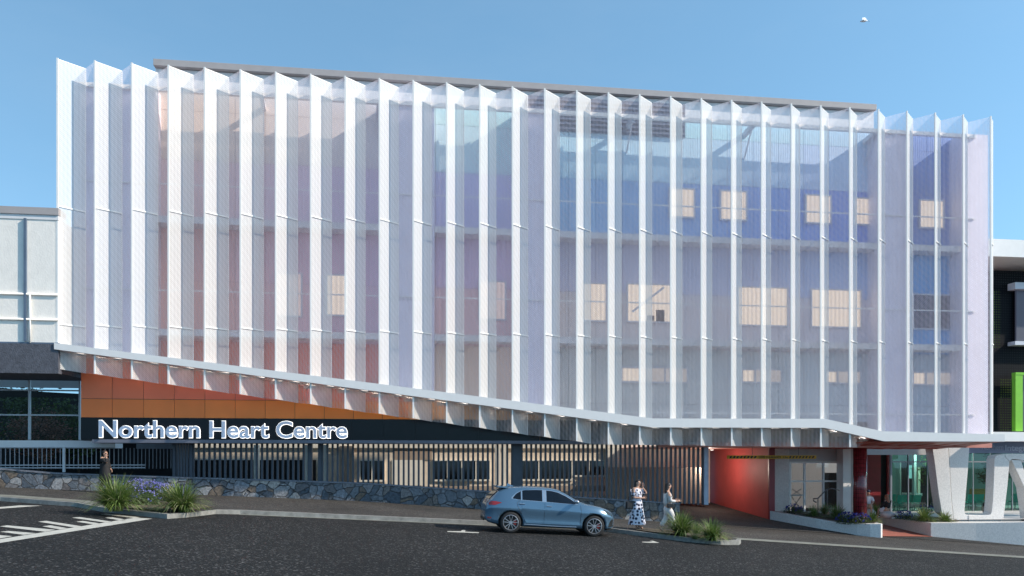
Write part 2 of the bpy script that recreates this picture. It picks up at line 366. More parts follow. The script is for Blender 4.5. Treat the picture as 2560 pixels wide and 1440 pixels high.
class MB:
    def __init__(s): s.v = []; s.f = []; s.m = []; s.t = []
    def add(s, vs, fs, mi=0, tone=None):
        o = len(s.v); s.v += [tuple(v) for v in vs]
        for f in fs: s.f.append([o + i for i in f]); s.m.append(mi); s.t.append(tone)
    def box(s, x0, x1, y0, y1, z0, z1, mi=0, tone=None):
        vs = [(x, y, z) for x in (x0, x1) for y in (y0, y1) for z in (z0, z1)]
        s.add(vs, [(0, 1, 3, 2), (4, 6, 7, 5), (0, 4, 5, 1), (2, 3, 7, 6), (0, 2, 6, 4), (1, 5, 7, 3)], mi, tone)
    def quad(s, a, b, c, d, mi=0, tone=None): s.add([a, b, c, d], [(0, 1, 2, 3)], mi, tone)
    def tube(s, pts, r, n=8, mi=0, caps=True):
        pts = [Vector(p) for p in pts]; rs = r if isinstance(r, (list, tuple)) else [r] * len(pts)
        rings = []
        for i, p in enumerate(pts):
            d = (pts[min(i + 1, len(pts) - 1)] - pts[max(i - 1, 0)]).normalized()
            a = Vector((0, 0, 1)) if abs(d.z) < .9 else Vector((0, 1, 0))
            e1 = d.cross(a).normalized(); e2 = d.cross(e1)
            rings.append([p + e1 * rs[i] * math.cos(2 * math.pi * k / n) + e2 * rs[i] * math.sin(2 * math.pi * k / n) for k in range(n)])
        vs = [v for rg in rings for v in rg]; fs = []
        for i in range(len(pts) - 1):
            for k in range(n): fs.append((i * n + k, i * n + (k + 1) % n, (i + 1) * n + (k + 1) % n, (i + 1) * n + k))
        if caps: fs += [tuple(range(n))[::-1], tuple(range((len(pts) - 1) * n, len(pts) * n))]
        s.add(vs, fs, mi)
    def bar(s, a, b, w, h, mi=0):
        a, b = Vector(a), Vector(b); d = (b - a).normalized()
        up = Vector((0, 0, 1)) if abs(d.z) < .95 else Vector((0, 1, 0))
        e1 = d.cross(up).normalized() * w / 2; e2 = e1.cross(d).normalized() * h / 2
        vs = [p + q for p in (a, b) for q in (-e1 - e2, e1 - e2, e1 + e2, -e1 + e2)]
        s.add(vs, [(3, 2, 1, 0), (4, 5, 6, 7), (0, 1, 5, 4), (1, 2, 6, 5), (2, 3, 7, 6), (3, 0, 4, 7)], mi)
    def plate(s, poly, y0, y1, mi=0):
        """polygon in (x, z), extruded from y0 to y1"""
        n = len(poly)
        vs = [(x, y0, z) for x, z in poly] + [(x, y1, z) for x, z in poly]
        fs = [tuple(range(n)), tuple(range(2 * n - 1, n - 1, -1))]
        fs += [(i, i + n, (i + 1) % n + n, (i + 1) % n) for i in range(n)]
        s.add(vs, fs, mi)
    def prism(s, poly, z0, z1, mi=0):
        """plan polygon [(x, y)], z0/z1 numbers or per-vertex lists"""
        n = len(poly); a = z0 if isinstance(z0, list) else [z0] * n; b = z1 if isinstance(z1, list) else [z1] * n
        vs = [(p[0], p[1], a[i]) for i, p in enumerate(poly)] + [(p[0], p[1], b[i]) for i, p in enumerate(poly)]
        fs = [tuple(range(n))[::-1], tuple(range(n, 2 * n))] + [(i, (i + 1) % n, (i + 1) % n + n, i + n) for i in range(n)]
        s.add(vs, fs, mi)
    def ball(s, c, r, nu=10, nv=7, mi=0):
        rx, ry, rz = r if isinstance(r, (tuple, list)) else (r, r, r)
        vs = [(c[0], c[1], c[2] - rz)]; fs = []
        for j in range(1, nv):
            a = -math.pi / 2 + math.pi * j / nv
            for i in range(nu):
                b = 2 * math.pi * i / nu
                vs.append((c[0] + rx * math.cos(a) * math.cos(b), c[1] + ry * math.cos(a) * math.sin(b), c[2] + rz * math.sin(a)))
        vs.append((c[0], c[1], c[2] + rz)); top = len(vs) - 1
        for i in range(nu):
            fs.append((0, 1 + (i + 1) % nu, 1 + i))
            for j in range(nv - 2):
                a = 1 + j * nu
                fs.append((a + i, a + (i + 1) % nu, a + nu + (i + 1) % nu, a + nu + i))
            fs.append((top, 1 + (nv - 2) * nu + i, 1 + (nv - 2) * nu + (i + 1) % nu))
        s.add(vs, fs, mi)
    def build(s, name, mats, parent=None, smooth=False, bevel=0, fix=True):
        o = ORG.get(parent.name, Vector((0, 0, 0))) if parent else Vector((0, 0, 0))
        me = bpy.data.meshes.new(name)
        me.from_pydata([(v[0] - o.x, v[1] - o.y, v[2] - o.z) for v in s.v], [], s.f)
        ms = mats if isinstance(mats, (list, tuple)) else [mats]
        for m in ms: me.materials.append(m)
        for p, mi in zip(me.polygons, s.m): p.material_index = mi; p.use_smooth = smooth
        if any(t is not None for t in s.t):
            ca = me.color_attributes.new('tone', 'FLOAT_COLOR', 'CORNER')
            for p, t in zip(me.polygons, s.t):
                for li in p.loop_indices: ca.data[li].color = rgba(t or (.5, .5, .5))
        if fix:
            bm = bmesh.new(); bm.from_mesh(me); bmesh.ops.recalc_face_normals(bm, faces=bm.faces); bm.to_mesh(me); bm.free()
        ob = bpy.data.objects.new(name, me); col.objects.link(ob)
        if parent: ob.parent = parent; ORG[ob.name] = o
        if bevel:
            b = ob.modifiers.new('bevel', 'BEVEL'); b.width = bevel; b.segments = 2; b.limit_method = 'ANGLE'
        return ob

def tag(o, label=None, cat=None, group=None, kind=None):
    if label: o['label'] = label
    if cat: o['category'] = cat
    if group: o['group'] = group
    if kind: o['kind'] = kind
    return o

def thing(name, label, cat, loc=(0, 0, 0), group=None):
    o = bpy.data.objects.new(name, None); col.objects.link(o); o.location = loc
    o.empty_display_size = .3
    ORG[o.name] = Vector(loc)
    return tag(o, label, cat, group)

def mesh_from(ob_tmp, name, m, parent=None, off=(0, 0, 0)):
    """bake a temporary object's evaluated mesh into a clean mesh object"""
    dg = bpy.context.evaluated_depsgraph_get()
    me = bpy.data.meshes.new_from_object(ob_tmp.evaluated_get(dg))
    me.transform(Matrix.Translation(off))
    me.materials.clear()
    for x in (m if isinstance(m, (list, tuple)) else [m]): me.materials.append(x)
    me.name = name
    data = ob_tmp.data
    bpy.data.objects.remove(ob_tmp)
    ob = bpy.data.objects.new(name, me); col.objects.link(ob)
    if parent: ob.parent = parent
    return ob

def copy_tree(o, parent=None):
    c = o.copy(); col.objects.link(c); c.parent = parent
    for ch in list(o.children): copy_tree(ch, c)
    return c
# ================================================================== GROUND, ROAD, PATH
WALL_Y = 34.0
def wall_base(X):
    return pw([(-60, .85), (-15.9, -1.19), (-1.87, -1.83), (11.3, -2.86), (60, -2.86 - .075 * 48.7)], X)
def wall_top(X):
    return pw([(-60, 1.6), (-15.9, -.44), (-13.76, -.636), (-1.87, -1.066), (2.6, -1.39), (12.0, -2.03), (13, -2.1)], X)
KERB = [(-60, 28.5), (-13.3, 28.4), (-10.6, 27.4), (-9.16, 25.8), (-6.9, 24.4), (-6.55, 25.1), (-6.1, 26.9), (-5.4, 27.2), (6.55, 27.2),
        (7.1, 26.2), (8.0, 24.95), (8.9, 24.1), (9.8, 23.9), (10.55, 24.25), (10.95, 25.0), (11.02, 25.8), (11.06, 26.9), (60, 26.9)]
def kerb_y(X): return pw(KERB, X)
def kerb_h(X): return .13 if X < 11.0 else .02
def path_z(X, Y):
    k = kerb_y(X); a = road_z(X) + kerb_h(X)
    b = wall_base(X)
    t = max(0, min(1, (Y - k - 1.2) / (WALL_Y - k - 1.2)))
    return lerp(a, b, t)

def xs_range(a, b, step):
    n = max(1, int(math.ceil((b - a) / step))); return [a + (b - a) * i / n for i in range(n + 1)]

mb = MB()
for a, b in zip([-400, -45, 8, 60], [-45, 8, 60, 400]):
    mb.quad((a, -400, road_z(a) - .35), (b, -400, road_z(b) - .35), (b, 500, road_z(b) - .35), (a, 500, road_z(a) - .35))
tag(mb.build('ground', M['ground']), kind='structure')
mb = MB()
for a, b in ((-80, -45), (-45, 8), (8, 60), (60, 80)):
    mb.quad((a, -25, road_z(a)), (b, -25, road_z(b)), (b, 29.2, road_z(b)), (a, 29.2, road_z(a)))
tag(mb.build('road', M['asphalt']), kind='structure')

def kerb_x(): 
    xs = sorted(set([round(x, 3) for x in xs_range(-60, 60, 1.0)] + [k[0] for k in KERB]))
    return xs
XS = kerb_x()
mb = MB()
KW = .15
for a, b in zip(XS, XS[1:]):
    rows_a = [(a, kerb_y(a) + KW, path_z(a, kerb_y(a)))] + [(a, lerp(kerb_y(a) + KW, 36.0, k / 6), path_z(a, lerp(kerb_y(a) + KW, 36.0, k / 6))) for k in range(1, 7)]
    rows_b = [(b, kerb_y(b) + KW, path_z(b, kerb_y(b)))] + [(b, lerp(kerb_y(b) + KW, 36.0, k / 6), path_z(b, lerp(kerb_y(b) + KW, 36.0, k / 6))) for k in range(1, 7)]
    for k in range(6):
        mb.quad(rows_a[k], rows_b[k], rows_b[k + 1], rows_a[k + 1])
tag(mb.build('footpath', M['path'], smooth=True), kind='structure')
mb = MB()
def kerb_run(x0, x1, w, proud, mbx):
    xs = [x for x in XS if x0 <= x <= x1]
    for a, b in zip(xs, xs[1:]):
        ya, yb = kerb_y(a), kerb_y(b)
        za, zb = road_z(a) + kerb_h(a) + proud, road_z(b) + kerb_h(b) + proud
        # outward offset along the kerb normal
        d = Vector((b - a, yb - ya, 0)).normalized()
        mbx.quad((a, ya, za), (b, yb, zb), (b, yb + w, zb), (a, ya + w, za))
        mbx.quad((a, ya - .012, road_z(a) - .02), (b, yb - .012, road_z(b) - .02), (b, yb, zb), (a, ya, za))
        mbx.quad((a, ya + w, za), (b, yb + w, zb), (b, yb + w, zb - .15), (a, ya + w, za - .15))
kerb_run(-60, 11.02, .26, .006, mb)
tag(mb.build('kerb', M['kerb']), kind='structure')
mb = MB()
# flush concrete gutter strips
for a, b in zip(XS, XS[1:]):
    if a >= 11.02: mb.quad((a, 26.35, road_z(a) + .012), (b, 26.35, road_z(b) + .012), (b, 27.0, road_z(b) + .03), (a, 27.0, road_z(a) + .03))
    elif -5.4 <= a and b <= 6.6: mb.quad((a, kerb_y(a) - .22, road_z(a) + .005), (b, kerb_y(b) - .22, road_z(b) + .005), (b, kerb_y(b), road_z(b) + .006), (a, kerb_y(a), road_z(a) + .006))
tag(mb.build('gutter', M['gutter']), kind='structure')
# far-left pale edge strip of the path
mb = MB()
for a, b in zip(XS, XS[1:]):
    if b <= -8.8 and a > -30:
        mb.quad((a, kerb_y(a) + .27, path_z(a, kerb_y(a)) + .012), (b, kerb_y(b) + .27, path_z(b, kerb_y(b)) + .012),
                (b, kerb_y(b) + 1.1, path_z(b, kerb_y(b) + 1.1) + .012), (a, kerb_y(a) + 1.1, path_z(a, kerb_y(a) + 1.1) + .012))
tag(mb.build('path_edging', M['gutter']), kind='structure')
# driveway ramp into the under-croft, garden soil
def ramp_z(X, Y): return wall_base(X) + .012 + .055 * max(0, Y - 33.5)
mb = MB()
for xa, xb in zip(xs_range(11.4, 30, 2), xs_range(11.4, 30, 2)[1:]):
    for ya, yb in ((33.6, 40), (40, 52)):
        mb.quad((xa, ya, ramp_z(xa, ya)), (xb, ya, ramp_z(xb, ya)), (xb, yb, ramp_z(xb, yb)), (xa, yb, ramp_z(xa, yb)))
tag(mb.build('driveway', M['drive'], smooth=True), kind='structure')
# planting beds in the two kerb islands
def bed(poly, name):
    m_ = MB(); m_.add([(x, y, path_z(x, y) + .03) for x, y in poly], [tuple(range(len(poly)))])
    tag(m_.build(name, M['soil']), kind='structure')
bed([(-10.0, 27.6), (-9.0, 26.2), (-7.0, 25.1), (-6.6, 26.3), (-6.4, 27.8), (-7.4, 29.2), (-9.6, 29.0)], 'planting_bed')
bed([(7.7, 26.1), (8.3, 25.1), (9.1, 24.4), (9.8, 24.2), (10.45, 24.55), (10.7, 25.2), (10.7, 26.6), (9.6, 27.3), (8.1, 27.2)], 'planting_bed')
# road markings (each painted sheet lies on the road)
def mark(pts, name='road_marking'):
    m_ = MB(); vs = []
    for px, py in pts:
        g = gnd(px, py); vs.append((g.x, g.y, road_z(g.x) + .006))
    m_.add(vs, [tuple(range(len(vs)))]); tag(m_.build(name, M['line']), kind='structure')
cz = lambda x, y: (x / 2.8444, 920 + y / 2.8444)
mark([cz(-40, 1225), cz(960, 1066), cz(1085, 1073), cz(-40, 1252)])
for q in ([(715, 1040), (760, 1037), (1000, 1063), (955, 1068)], [(745, 1066), (800, 1063), (905, 1081), (868, 1087)],
          [(512, 1066), (565, 1061), (800, 1094), (755, 1101)], [(540, 1094), (590, 1089), (715, 1107), (670, 1114)],
          [(270, 1094), (330, 1088), (580, 1127), (530, 1135)], [(300, 1127), (360, 1120), (480, 1141), (425, 1149)],
          [(0, 1128), (50, 1120), (395, 1152), (320, 1166)], [(0, 1166), (60, 1160), (255, 1176), (170, 1188)], [(-60, 1194), (0, 1190), (90, 1198), (0, 1213)]):
    mark([cz(*p) for p in q])
mark([cz(-60, 995), cz(140, 978), cz(300, 980), cz(-60, 1006)])
c2z = lambda x, y: (850 + x / 2.8444, 920 + y / 2.8444)
mark([c2z(762, 1161), c2z(860, 1162), c2z(868, 1153), c2z(892, 1155), c2z(888, 1165), c2z(990, 1170), c2z(985, 1175), c2z(765, 1167)])
mark([c2z(2148, 1237), c2z(2225, 1236), c2z(2200, 1230), c2z(2225, 1230), c2z(2272, 1245), c2z(2225, 1245), c2z(2148, 1241)])

# ================================================================== STONE WALL AND SLAT FENCE
wall = thing('stone_wall', 'low crazy-paved blue-grey stone wall running along the footpath under the slat fence', 'wall', (-2, WALL_Y, -1.8))
XE = 12.05
mb = MB(); cp = MB()
xs = xs_range(-30, XE, .8)
for a, b in zip(xs, xs[1:]):
    a0, b0, a1, b1 = wall_base(a) - .3, wall_base(b) - .3, wall_top(a), wall_top(b)
    mb.quad((a, 34.0, a0), (b, 34.0, b0), (b, 34.0, b1 - .05), (a, 34.0, a1 - .05))
    cp.add([(a, 33.96, a1 - .05), (b, 33.96, b1 - .05), (b, 33.96, b1), (a, 33.96, a1), (b, 34.5, b1), (a, 34.5, a1), (a, 34.5, a1 - .05), (b, 34.5, b1 - .05)],
           [(0, 1, 2, 3), (3, 2, 4, 5), (0, 1, 7, 6)])
mb.quad((XE, 34.0, wall_base(XE) - .3), (XE, 34.46, wall_base(XE) - .3), (XE, 34.46, wall_top(XE) - .05), (XE, 34.0, wall_top(XE) - .05))
mb.build('stonework', M['stone'], wall, fix=False); cp.build('coping', M['coping'], wall)

fence = thing('slat_fence', 'tall dark slate-blue fence of upright slats standing on the stone wall', 'fence', (0, 34.25, -1.3))
FT = .60
def fx(px): return at(px, 1150, 34.25).x
bays = [(440, 476, 5), (484, 772, 0), (806, 1280, 0), (1304, 1756, 0)]
for p0, p1, dense in bays:
    m_ = MB(); x0, x1 = fx(p0), fx(p1)
    n = dense or int(round((x1 - x0) / .209)); 
    for i in range(n + 1):
        x = lerp(x0, x1, i / n)
        m_.box(x - .042, x + .042, 34.18, 34.29, wall_top(x) - .02, FT)
    m_.build('slat_panel', M['slat'], fence)
for p, w in ((437, .10), (480, .09), (776, .16), (800, .14), (1291, .40)):
    m_ = MB(); x = fx(p); m_.box(x - w / 2, x + w / 2, 34.10, 34.42, wall_top(x) - .02, FT); m_.build('post', M['slat'], fence)
m_ = MB(); x = fx(1762); m_.box(x - .10, x + .10, 34.06, 34.4, wall_top(x) - .02, FT); tag(m_.build('post', M['post_light'], fence), 'pale blue end post')

# ================================================================== PLEATED SCREEN
X0, Y0, PER, AF, DP, ZT, ZL1, ZL2 = -12.979, 32.004, 1.3287, .5550, .653, 15.01, 9.435, 4.999
NF = 30
SLY = Y0 - .16
slab_top = [(p.x, p.z) for p in (at(135, 857, SLY), at(1632, 1046, SLY), at(2062, 1047, SLY), at(2206, 1078, SLY), at(2512, 1086, SLY))]
slab_bot = [(p.x, p.z) for p in (at(135, 873, SLY), at(1632, 1068.5, SLY), at(2062, 1069.5, SLY), at(2210, 1103, SLY), at(2512, 1104, SLY))]
hem_pts = [(p.x, p.z) for p in (at(147, 922, Y0), at(1500, 1111, Y0), at(2180, 1118.5, Y0))]
XHE = at(2178, 1100, Y0).x
def fin_bottom(X):
    if X < XHE: return pw(hem_pts, X)
    return pw(slab_top, X) - .1
screen = thing('pleated_screen', 'white perforated pleated metal screen hanging across the whole upper facade', 'facade screen', (6, Y0, 4))
for i in range(NF):
    fxx = X0 + i * PER
    full = i < NF - 1
    bx_, by_ = fxx + AF * PER, Y0 + DP
    if not full: bx_, by_ = fxx + AF * PER * .6, Y0 + DP * .6
    za, zb = fin_bottom(fxx), fin_bottom(bx_)
    mb = MB()
    sa, sb_ = max(za, pw(slab_top, fxx) - .1), max(zb, pw(slab_top, bx_) - .1)
    mb.quad((fxx, Y0, sa), (bx_, by_, sb_), (bx_, by_, ZT), (fxx, Y0, ZT), 0)
    if sa > za + .05: mb.quad((fxx, Y0, za), (bx_, by_, zb), (bx_, by_, sb_), (fxx, Y0, sa), 2)
    # folded edges, and stiffener angles at the floor lines
    mb.box(fxx - .030, fxx + .030, Y0 - .055, Y0 - .004, za, ZT + .012, 1)
    mb.box(bx_ - .014, bx_ + .014, by_ + .004, by_ + .03, zb, ZT, 1)
    for z in (ZL1, ZL2):
        mb.add([(fxx, Y0 - .01, z), (bx_, by_ - .01, z), (bx_, by_ - .01, z + .05), (fxx, Y0 - .01, z + .05),
                (fxx + .02, Y0 - .035, z), (bx_ + .02, by_ - .035, z), (bx_ + .02, by_ - .035, z + .05), (fxx + .02, Y0 - .035, z + .05)],
               [(4, 5, 6, 7), (0, 1, 5, 4), (3, 2, 6, 7)], 1)
    mb.add([(fxx, Y0 - .008, ZT - .0), (bx_, by_ - .008, ZT), (bx_, by_ - .008, ZT - .03), (fxx, Y0 - .008, ZT - .03)], [(0, 1, 2, 3)], 1)
    mb.build('fin', [M['screen_fin'], M['white_paint'], M['screen_hem']], screen, fix=False)
    if full:
        nx = fxx + PER; zc = fin_bottom(nx)
        sc_ = max(zc, pw(slab_top, nx) - .1)
        mb = MB(); mb.quad((bx_, by_, sb_), (nx, Y0, sc_), (nx, Y0, ZT), (bx_, by_, ZT))
        if sb_ > zb + .05 or sc_ > zc + .05: mb.quad((bx_, by_, zb), (nx, Y0, zc), (nx, Y0, sc_), (bx_, by_, sb_), 1)
        mb.build('mesh_panel', [M['screen_mesh'], M['hem_mesh']], screen, fix=False)
# carrier rails tying the pleats to the building
for nm, z, w, ys in (('top_rail', 14.42, .16, Y0 + DP + .12), ('mid_rail', 10.72, .05, Y0 + DP + .10), ('mid_rail', 6.55, .05, Y0 + DP + .10), ('mid_rail', 1.9, .05, Y0 + DP + .10)):
    mb = MB(); xa = X0 + .5 if z > 5 else at(1460, 1000, ys).x
    mb.box(xa, X0 + 28.9 * PER, ys - w / 2, ys + w / 2, z - w / 2, z + w / 2); mb.build(nm, M['white_paint'], screen)

# ================================================================== CANOPY
can = thing('canopy', 'long white canopy slab that slopes down from the left and bends over the entrance', 'canopy', (6, SLY, 2))
mb = MB(); n = len(slab_top)
SB = 33.45
vs = [(x, SLY, z) for x, z in slab_top] + [(x, SLY, z) for x, z in slab_bot] + [(x, SB, z) for x, z in slab_top] + [(x, SB, z) for x, z in slab_bot]
fs = []
for k in range(n - 1):
    fs += [(k, k + 1, n + k + 1, n + k), (2 * n + k, 2 * n + k + 1, k + 1, k)]
fs += [(0, n, 3 * n, 2 * n), (n - 1, 2 * n - 1, 4 * n - 1, 3 * n - 1)]
mb.add(vs, fs)
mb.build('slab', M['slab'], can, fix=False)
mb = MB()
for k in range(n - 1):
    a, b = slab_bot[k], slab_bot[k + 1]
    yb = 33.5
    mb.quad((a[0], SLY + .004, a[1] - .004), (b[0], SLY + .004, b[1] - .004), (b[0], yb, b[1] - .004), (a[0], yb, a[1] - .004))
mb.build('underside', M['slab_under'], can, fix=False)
# folded terracotta soffit over the entrance
mb = MB()
xa, xb = at(2150, 1103, SLY).x + .3, slab_bot[-1][0] - .06
z0 = slab_bot[-1][1] - .01
cols = xs_range(xa, xb, .95)
for k, (a, b) in enumerate(zip(cols, cols[1:])):
    m = (a + b) / 2; zi = .43
    p0, p1 = (a, SLY + .05, z0), (b, SLY + .05, z0)
    q0, q1, qm = (a - .5, 36.6, zi), (b - .5, 36.6, zi), (m - .5, 35.0, zi - .05)
    mb.add([p0, p1, q0, q1, qm], [(0, 1, 4), (0, 4, 2), (1, 3, 4), (2, 4, 3)])
mb.add([(xb, SLY + .05, z0), (xb - .5, 36.6, .43), (xb - .5, 36.6, z0), ], [(0, 1, 2)])
mb.build('soffit', M['terracotta'], can, fix=False)
mb = MB(); mb.box(11.0, 27.0, 33.7, 33.9, .44, .80); mb.build('soffit_edge', M['terracotta_light'], can)
mb = MB(); mb.box(12.4, 22.4, 33.92, 48.0, .47, .55); mb.box(22.403, 40.0, 41.6, 48.0, .47, .55); mb.build('ceiling', M['terracotta_light'], can)
# linear lights under the slab; right-hand ones real, the rest added to brighten the hem
for i in range(26):
    lx = X0 + i * PER + AF * PER
    if lx > XHE - .2: break
    z = min(pw(slab_bot, lx - .13), pw(slab_bot, lx + .13)) - .006
    mb = MB(); mb.box(lx - .13, lx + .13, Y0 + .20, Y0 + .26, z - .018, z - .004); ls = mb.build('led_and_fill_strip', M['led'], can)
    mb = MB(); mb.box(lx - .16, lx + .16, Y0 + .175, Y0 + .185, z - .050, z - .003); mb.build('hiding_lip', M['slab_under'], ls)  # added lip that hides the glowing strip from view
# added glowing bars behind the hem that brighten the orange cladding
for i in range(11):
    lx = X0 + (i + .6) * PER + .4; z = pw(slab_bot, lx + .2) - .008
    mb = MB(); mb.box(lx - .2, lx + .2, 32.98, 33.03, z - .03, z - .006); ls = mb.build('added_fill_bar', M['fill_bar'], can)
    mb = MB(); mb.box(lx - .24, lx + .24, 32.94, 32.95, z - .13, z - .006); mb.build('hiding_lip', M['slab_under'], ls)  # added lip that hides the glowing bar from view

# ================================================================== HEART CENTRE BUILDING
WY, PY = 33.62, 32.80
b = thing('hospital_building', 'hospital wing with orange and blue cladding behind the white screen', 'building', (6, WY, 2))
def wx(px, Y=WY): return at(px, 700, Y).x
XL = at(202, 1000, WY).x
piers = [(XL, wx(387, PY)), (wx(953, PY), wx(1086, PY)), (wx(1290, PY), wx(1393, PY)), (wx(2196, PY), wx(2276, PY)), (wx(2404, PY), wx(2470, PY))]
for pa, pb in piers:
    mb = MB(); mb.box(pa, pb, PY, WY + .3, max(.75, pw(slab_bot, (pa + pb) / 2) + .1), 14.55); mb.build('pier', M['pier'], b)
rows = [.66, 1.58, 2.33, 4.70, 7.13, 9.40, 12.0, 14.0, 14.8]
XR1, XR2, XR3 = piers[1][0], piers[2][0], piers[3][0]
def mixc(a, b_, t): return tuple(lerp(x, y, max(0, min(1, t))) for x, y in zip(a, b_))
def tone(X, z):
    j = random.uniform(-.03, .03)
    if X < XR1 + 1:                                     # red to orange section
        if z > 12: c = mixc((.57, .45, .37), (.52, .47, .47), (X + 9) / 8)
        elif z > 9.4: c = mixc((.58, .40, .38), (.48, .38, .50), (X + 9) / 8)
        elif z > 4.7: c = mixc((.60, .33, .28), (.48, .33, .44), (X + 9) / 9 + (z - 7) / 14)
        elif z > 2.33: c = mixc((.60, .150, .060), (.56, .125, .080), (X + 12.7) / 7)
        else: c = mixc((.60, .145, .036), (.60, .180, .026), (X + 12.7) / 12)
    elif X < XR2 + 1:
        if z > 14: c = (.42, .58, .58)
        elif z > 12: c = (.42, .55, .58)
        elif z > 9.4: c = (.40, .38, .56)
        elif z > 7.13: c = (.48, .35, .48)
        elif z > 4.7: c = (.58, .36, .36)
        elif z > 2.33: c = (.60, .42, .32)
        else: c = (.66, .28, .10)
    elif X < XR3 + .5:
        t = (X - XR2) / (XR3 - XR2)
        if z < 1.58: c = (.17, .155, .14)
        elif z > 14: c = mixc((.34, .58, .62), (.36, .50, .70), t)
        elif z > 12: c = mixc((.34, .54, .62), (.36, .46, .68), t * 1.2)
        elif z > 9.4: c = mixc((.24, .42, .57), (.14, .22, .52), t)
        elif z > 7.13: c = mixc((.40, .40, .50), (.22, .34, .56), t ** 3)
        elif z > 4.7: c = mixc((.54, .46, .42), (.45, .43, .49), t)
        else: c = mixc((.48, .46, .42), (.40, .43, .46), t)
    else:
        c = (.12, .20, .42) if z > 9.4 else ((.10, .29, .54) if z > 4.7 else (.30, .37, .43))
    g_ = 1.5
    return tuple(min(.9, max(.01, x * (1 + j) * g_)) for x in c)
def cladding(x0, x1, zlo, m, step=1.2, Y=WY):
    mb = MB(); n = max(1, int(round((x1 - x0) / step)))
    xs = [lerp(x0, x1, i / n) for i in range(n + 1)]
    for za, zb in zip(rows, rows[1:]):
        if za < zlo - .01: continue
        for a, c_ in zip(xs, xs[1:]):
            mb.box(a + .008, c_ - .008, Y, Y + .04, za + .008, zb - .008, tone=tone((a + c_) / 2, (za + zb) / 2))
    return mb.build('cladding', m, b)
XB2 = wx(1052)
cladding(XL, XR1 + .02, 1.58, M['clad'])
cladding(XR1 + .02, XR2 + .02, 1.58, M['clad'])
cladding(XR2 + .02, XR3 + .5, .66, M['clad_rib'])
cladding(XR3 + .5, piers[4][1], .66, M['clad_rib'])
mb = MB(); mb.box(XL + .01, piers[4][1] - .01, WY + .03, WY + .35, .66, 14.78); mb.build('backing_wall', M['backing'], b)
xf0, xf1 = wx(389), at(2192, 268, WY - .25).x
mb = MB(); mb.box(xf0, xf1, WY - .02, WY + .6, 14.82, 15.62); mb.build('cornice', M['cornice'], b)
mb = MB(); mb.box(xf0 - .02, xf1, WY - .25, WY + 2.5, 15.64, 15.90); mb.build('roof', M['roof_grey'], b, bevel=.01)
mb = MB(); la, lb = wx(1312), wx(1712)
mb.box(la, lb, WY - .05, WY - .03, 13.98, 15.45)
for k in range(7): mb.box(la + .05, lb - .05, WY - .16, WY - .05, 14.05 + k * .2, 14.13 + k * .2)
mb.build('louvre', M['louvre'], b)
mb = MB(); mb.box(XL - 2.2, wx(389), WY - .3, WY + .2, 14.1, 14.3); 
# outrigger arms carrying the top rail
for px in (392, 660, 945, 1283, 1566, 1860, 2160):
    x = wx(px); m_ = MB(); m_.bar((x, WY, 14.25), (x + .06, Y0 + DP + .12, 14.40), .16, .20); m_.bar((x, WY, 13.2), (x + .08, Y0 + DP + .35, 14.3), .05, .05); m_.build('outrigger_arm', M['win_frame'], b)
# maintenance walkways with their hand rails in every bay
bays_ = [(piers[0][1], piers[1][0]), (piers[1][1], piers[2][0]), (piers[2][1], piers[3][0]), (piers[3][1], piers[4][0])]
for xa, xb in bays_:
    for z in (9.36, 4.92):
        m_ = MB(); m_.box(xa + .01, xb - .01, PY + .02, WY - .01, z - .13, z + .13); m_.build('walkway', M['cornice'], b)
# windows: frame and lit pane
def window(x0p, x1p, y0p, y1p, pane, mull=(), parent=b, Y=WY):
    A, B_ = at(x0p, y1p, Y - .06), at(x1p, y0p, Y - .06)
    fm = MB(); w = .07
    fm.box(A.x - w, B_.x + w, Y - .09, Y - .003, B_.z, B_.z + w); fm.box(A.x - w, B_.x + w, Y - .09, Y - .003, A.z - w, A.z)
    fm.box(A.x - w, A.x, Y - .09, Y - .003, A.z, B_.z); fm.box(B_.x, B_.x + w, Y - .09, Y - .003, A.z, B_.z)
    for u in mull:
        x = lerp(A.x, B_.x, u); fm.box(x - .03, x + .03, Y - .085, Y - .004, A.z, B_.z)
    f = fm.build('window', M['win_frame'], parent)
    pm = MB(); pm.box(A.x, B_.x, Y - .045, Y - .006, A.z, B_.z); pm.build('pane', M[pane], f)
    return f, A, B_
for r in ((1676, 1734, 475, 540), (1803, 1864, 481, 547), (2016, 2075, 491, 555), (2138, 2178, 498, 559), (2301, 2357, 504, 567)): window(*r, 'warm_pane')
M['faint_pane'] = emit_mat('faint_blind', (.80, .66, .62), .62, (.66, .52, .52), 2.0, stripes=1.6)
window(692, 752, 686, 788, 'faint_pane'); window(818, 866, 690, 786, 'warm_pane'); window(1200, 1262, 706, 796, 'faint_pane')
window(1460, 1514, 711, 800, 'warm_pane'); f, A, B_ = window(1570, 1676, 714, 802, 'warm_pane')
m_ = MB(); m_.box(lerp(A.x, B_.x, .45), lerp(A.x, B_.x, .62), WY - .06, WY - .05, lerp(A.z, B_.z, .02), lerp(A.z, B_.z, .16)); m_.box(lerp(A.x, B_.x, .66), lerp(A.x, B_.x, .86), WY - .06, WY - .05, A.z, lerp(A.z, B_.z, .32)); m_.build('office_chair', M['dark'], f)
m_ = MB(); m_.bar((lerp(A.x, B_.x, .1), WY - .055, lerp(A.z, B_.z, .25)), (lerp(A.x, B_.x, .85), WY - .055, lerp(A.z, B_.z, .95)), .03, .09); m_.build('lamp_arm', M['win_frame'], f)
window(1846, 1967, 722, 811, 'warm_pane'); window(2030, 2151, 728, 815, 'warm_pane'); window(2284, 2376, 740, 820, 'dark_pane')
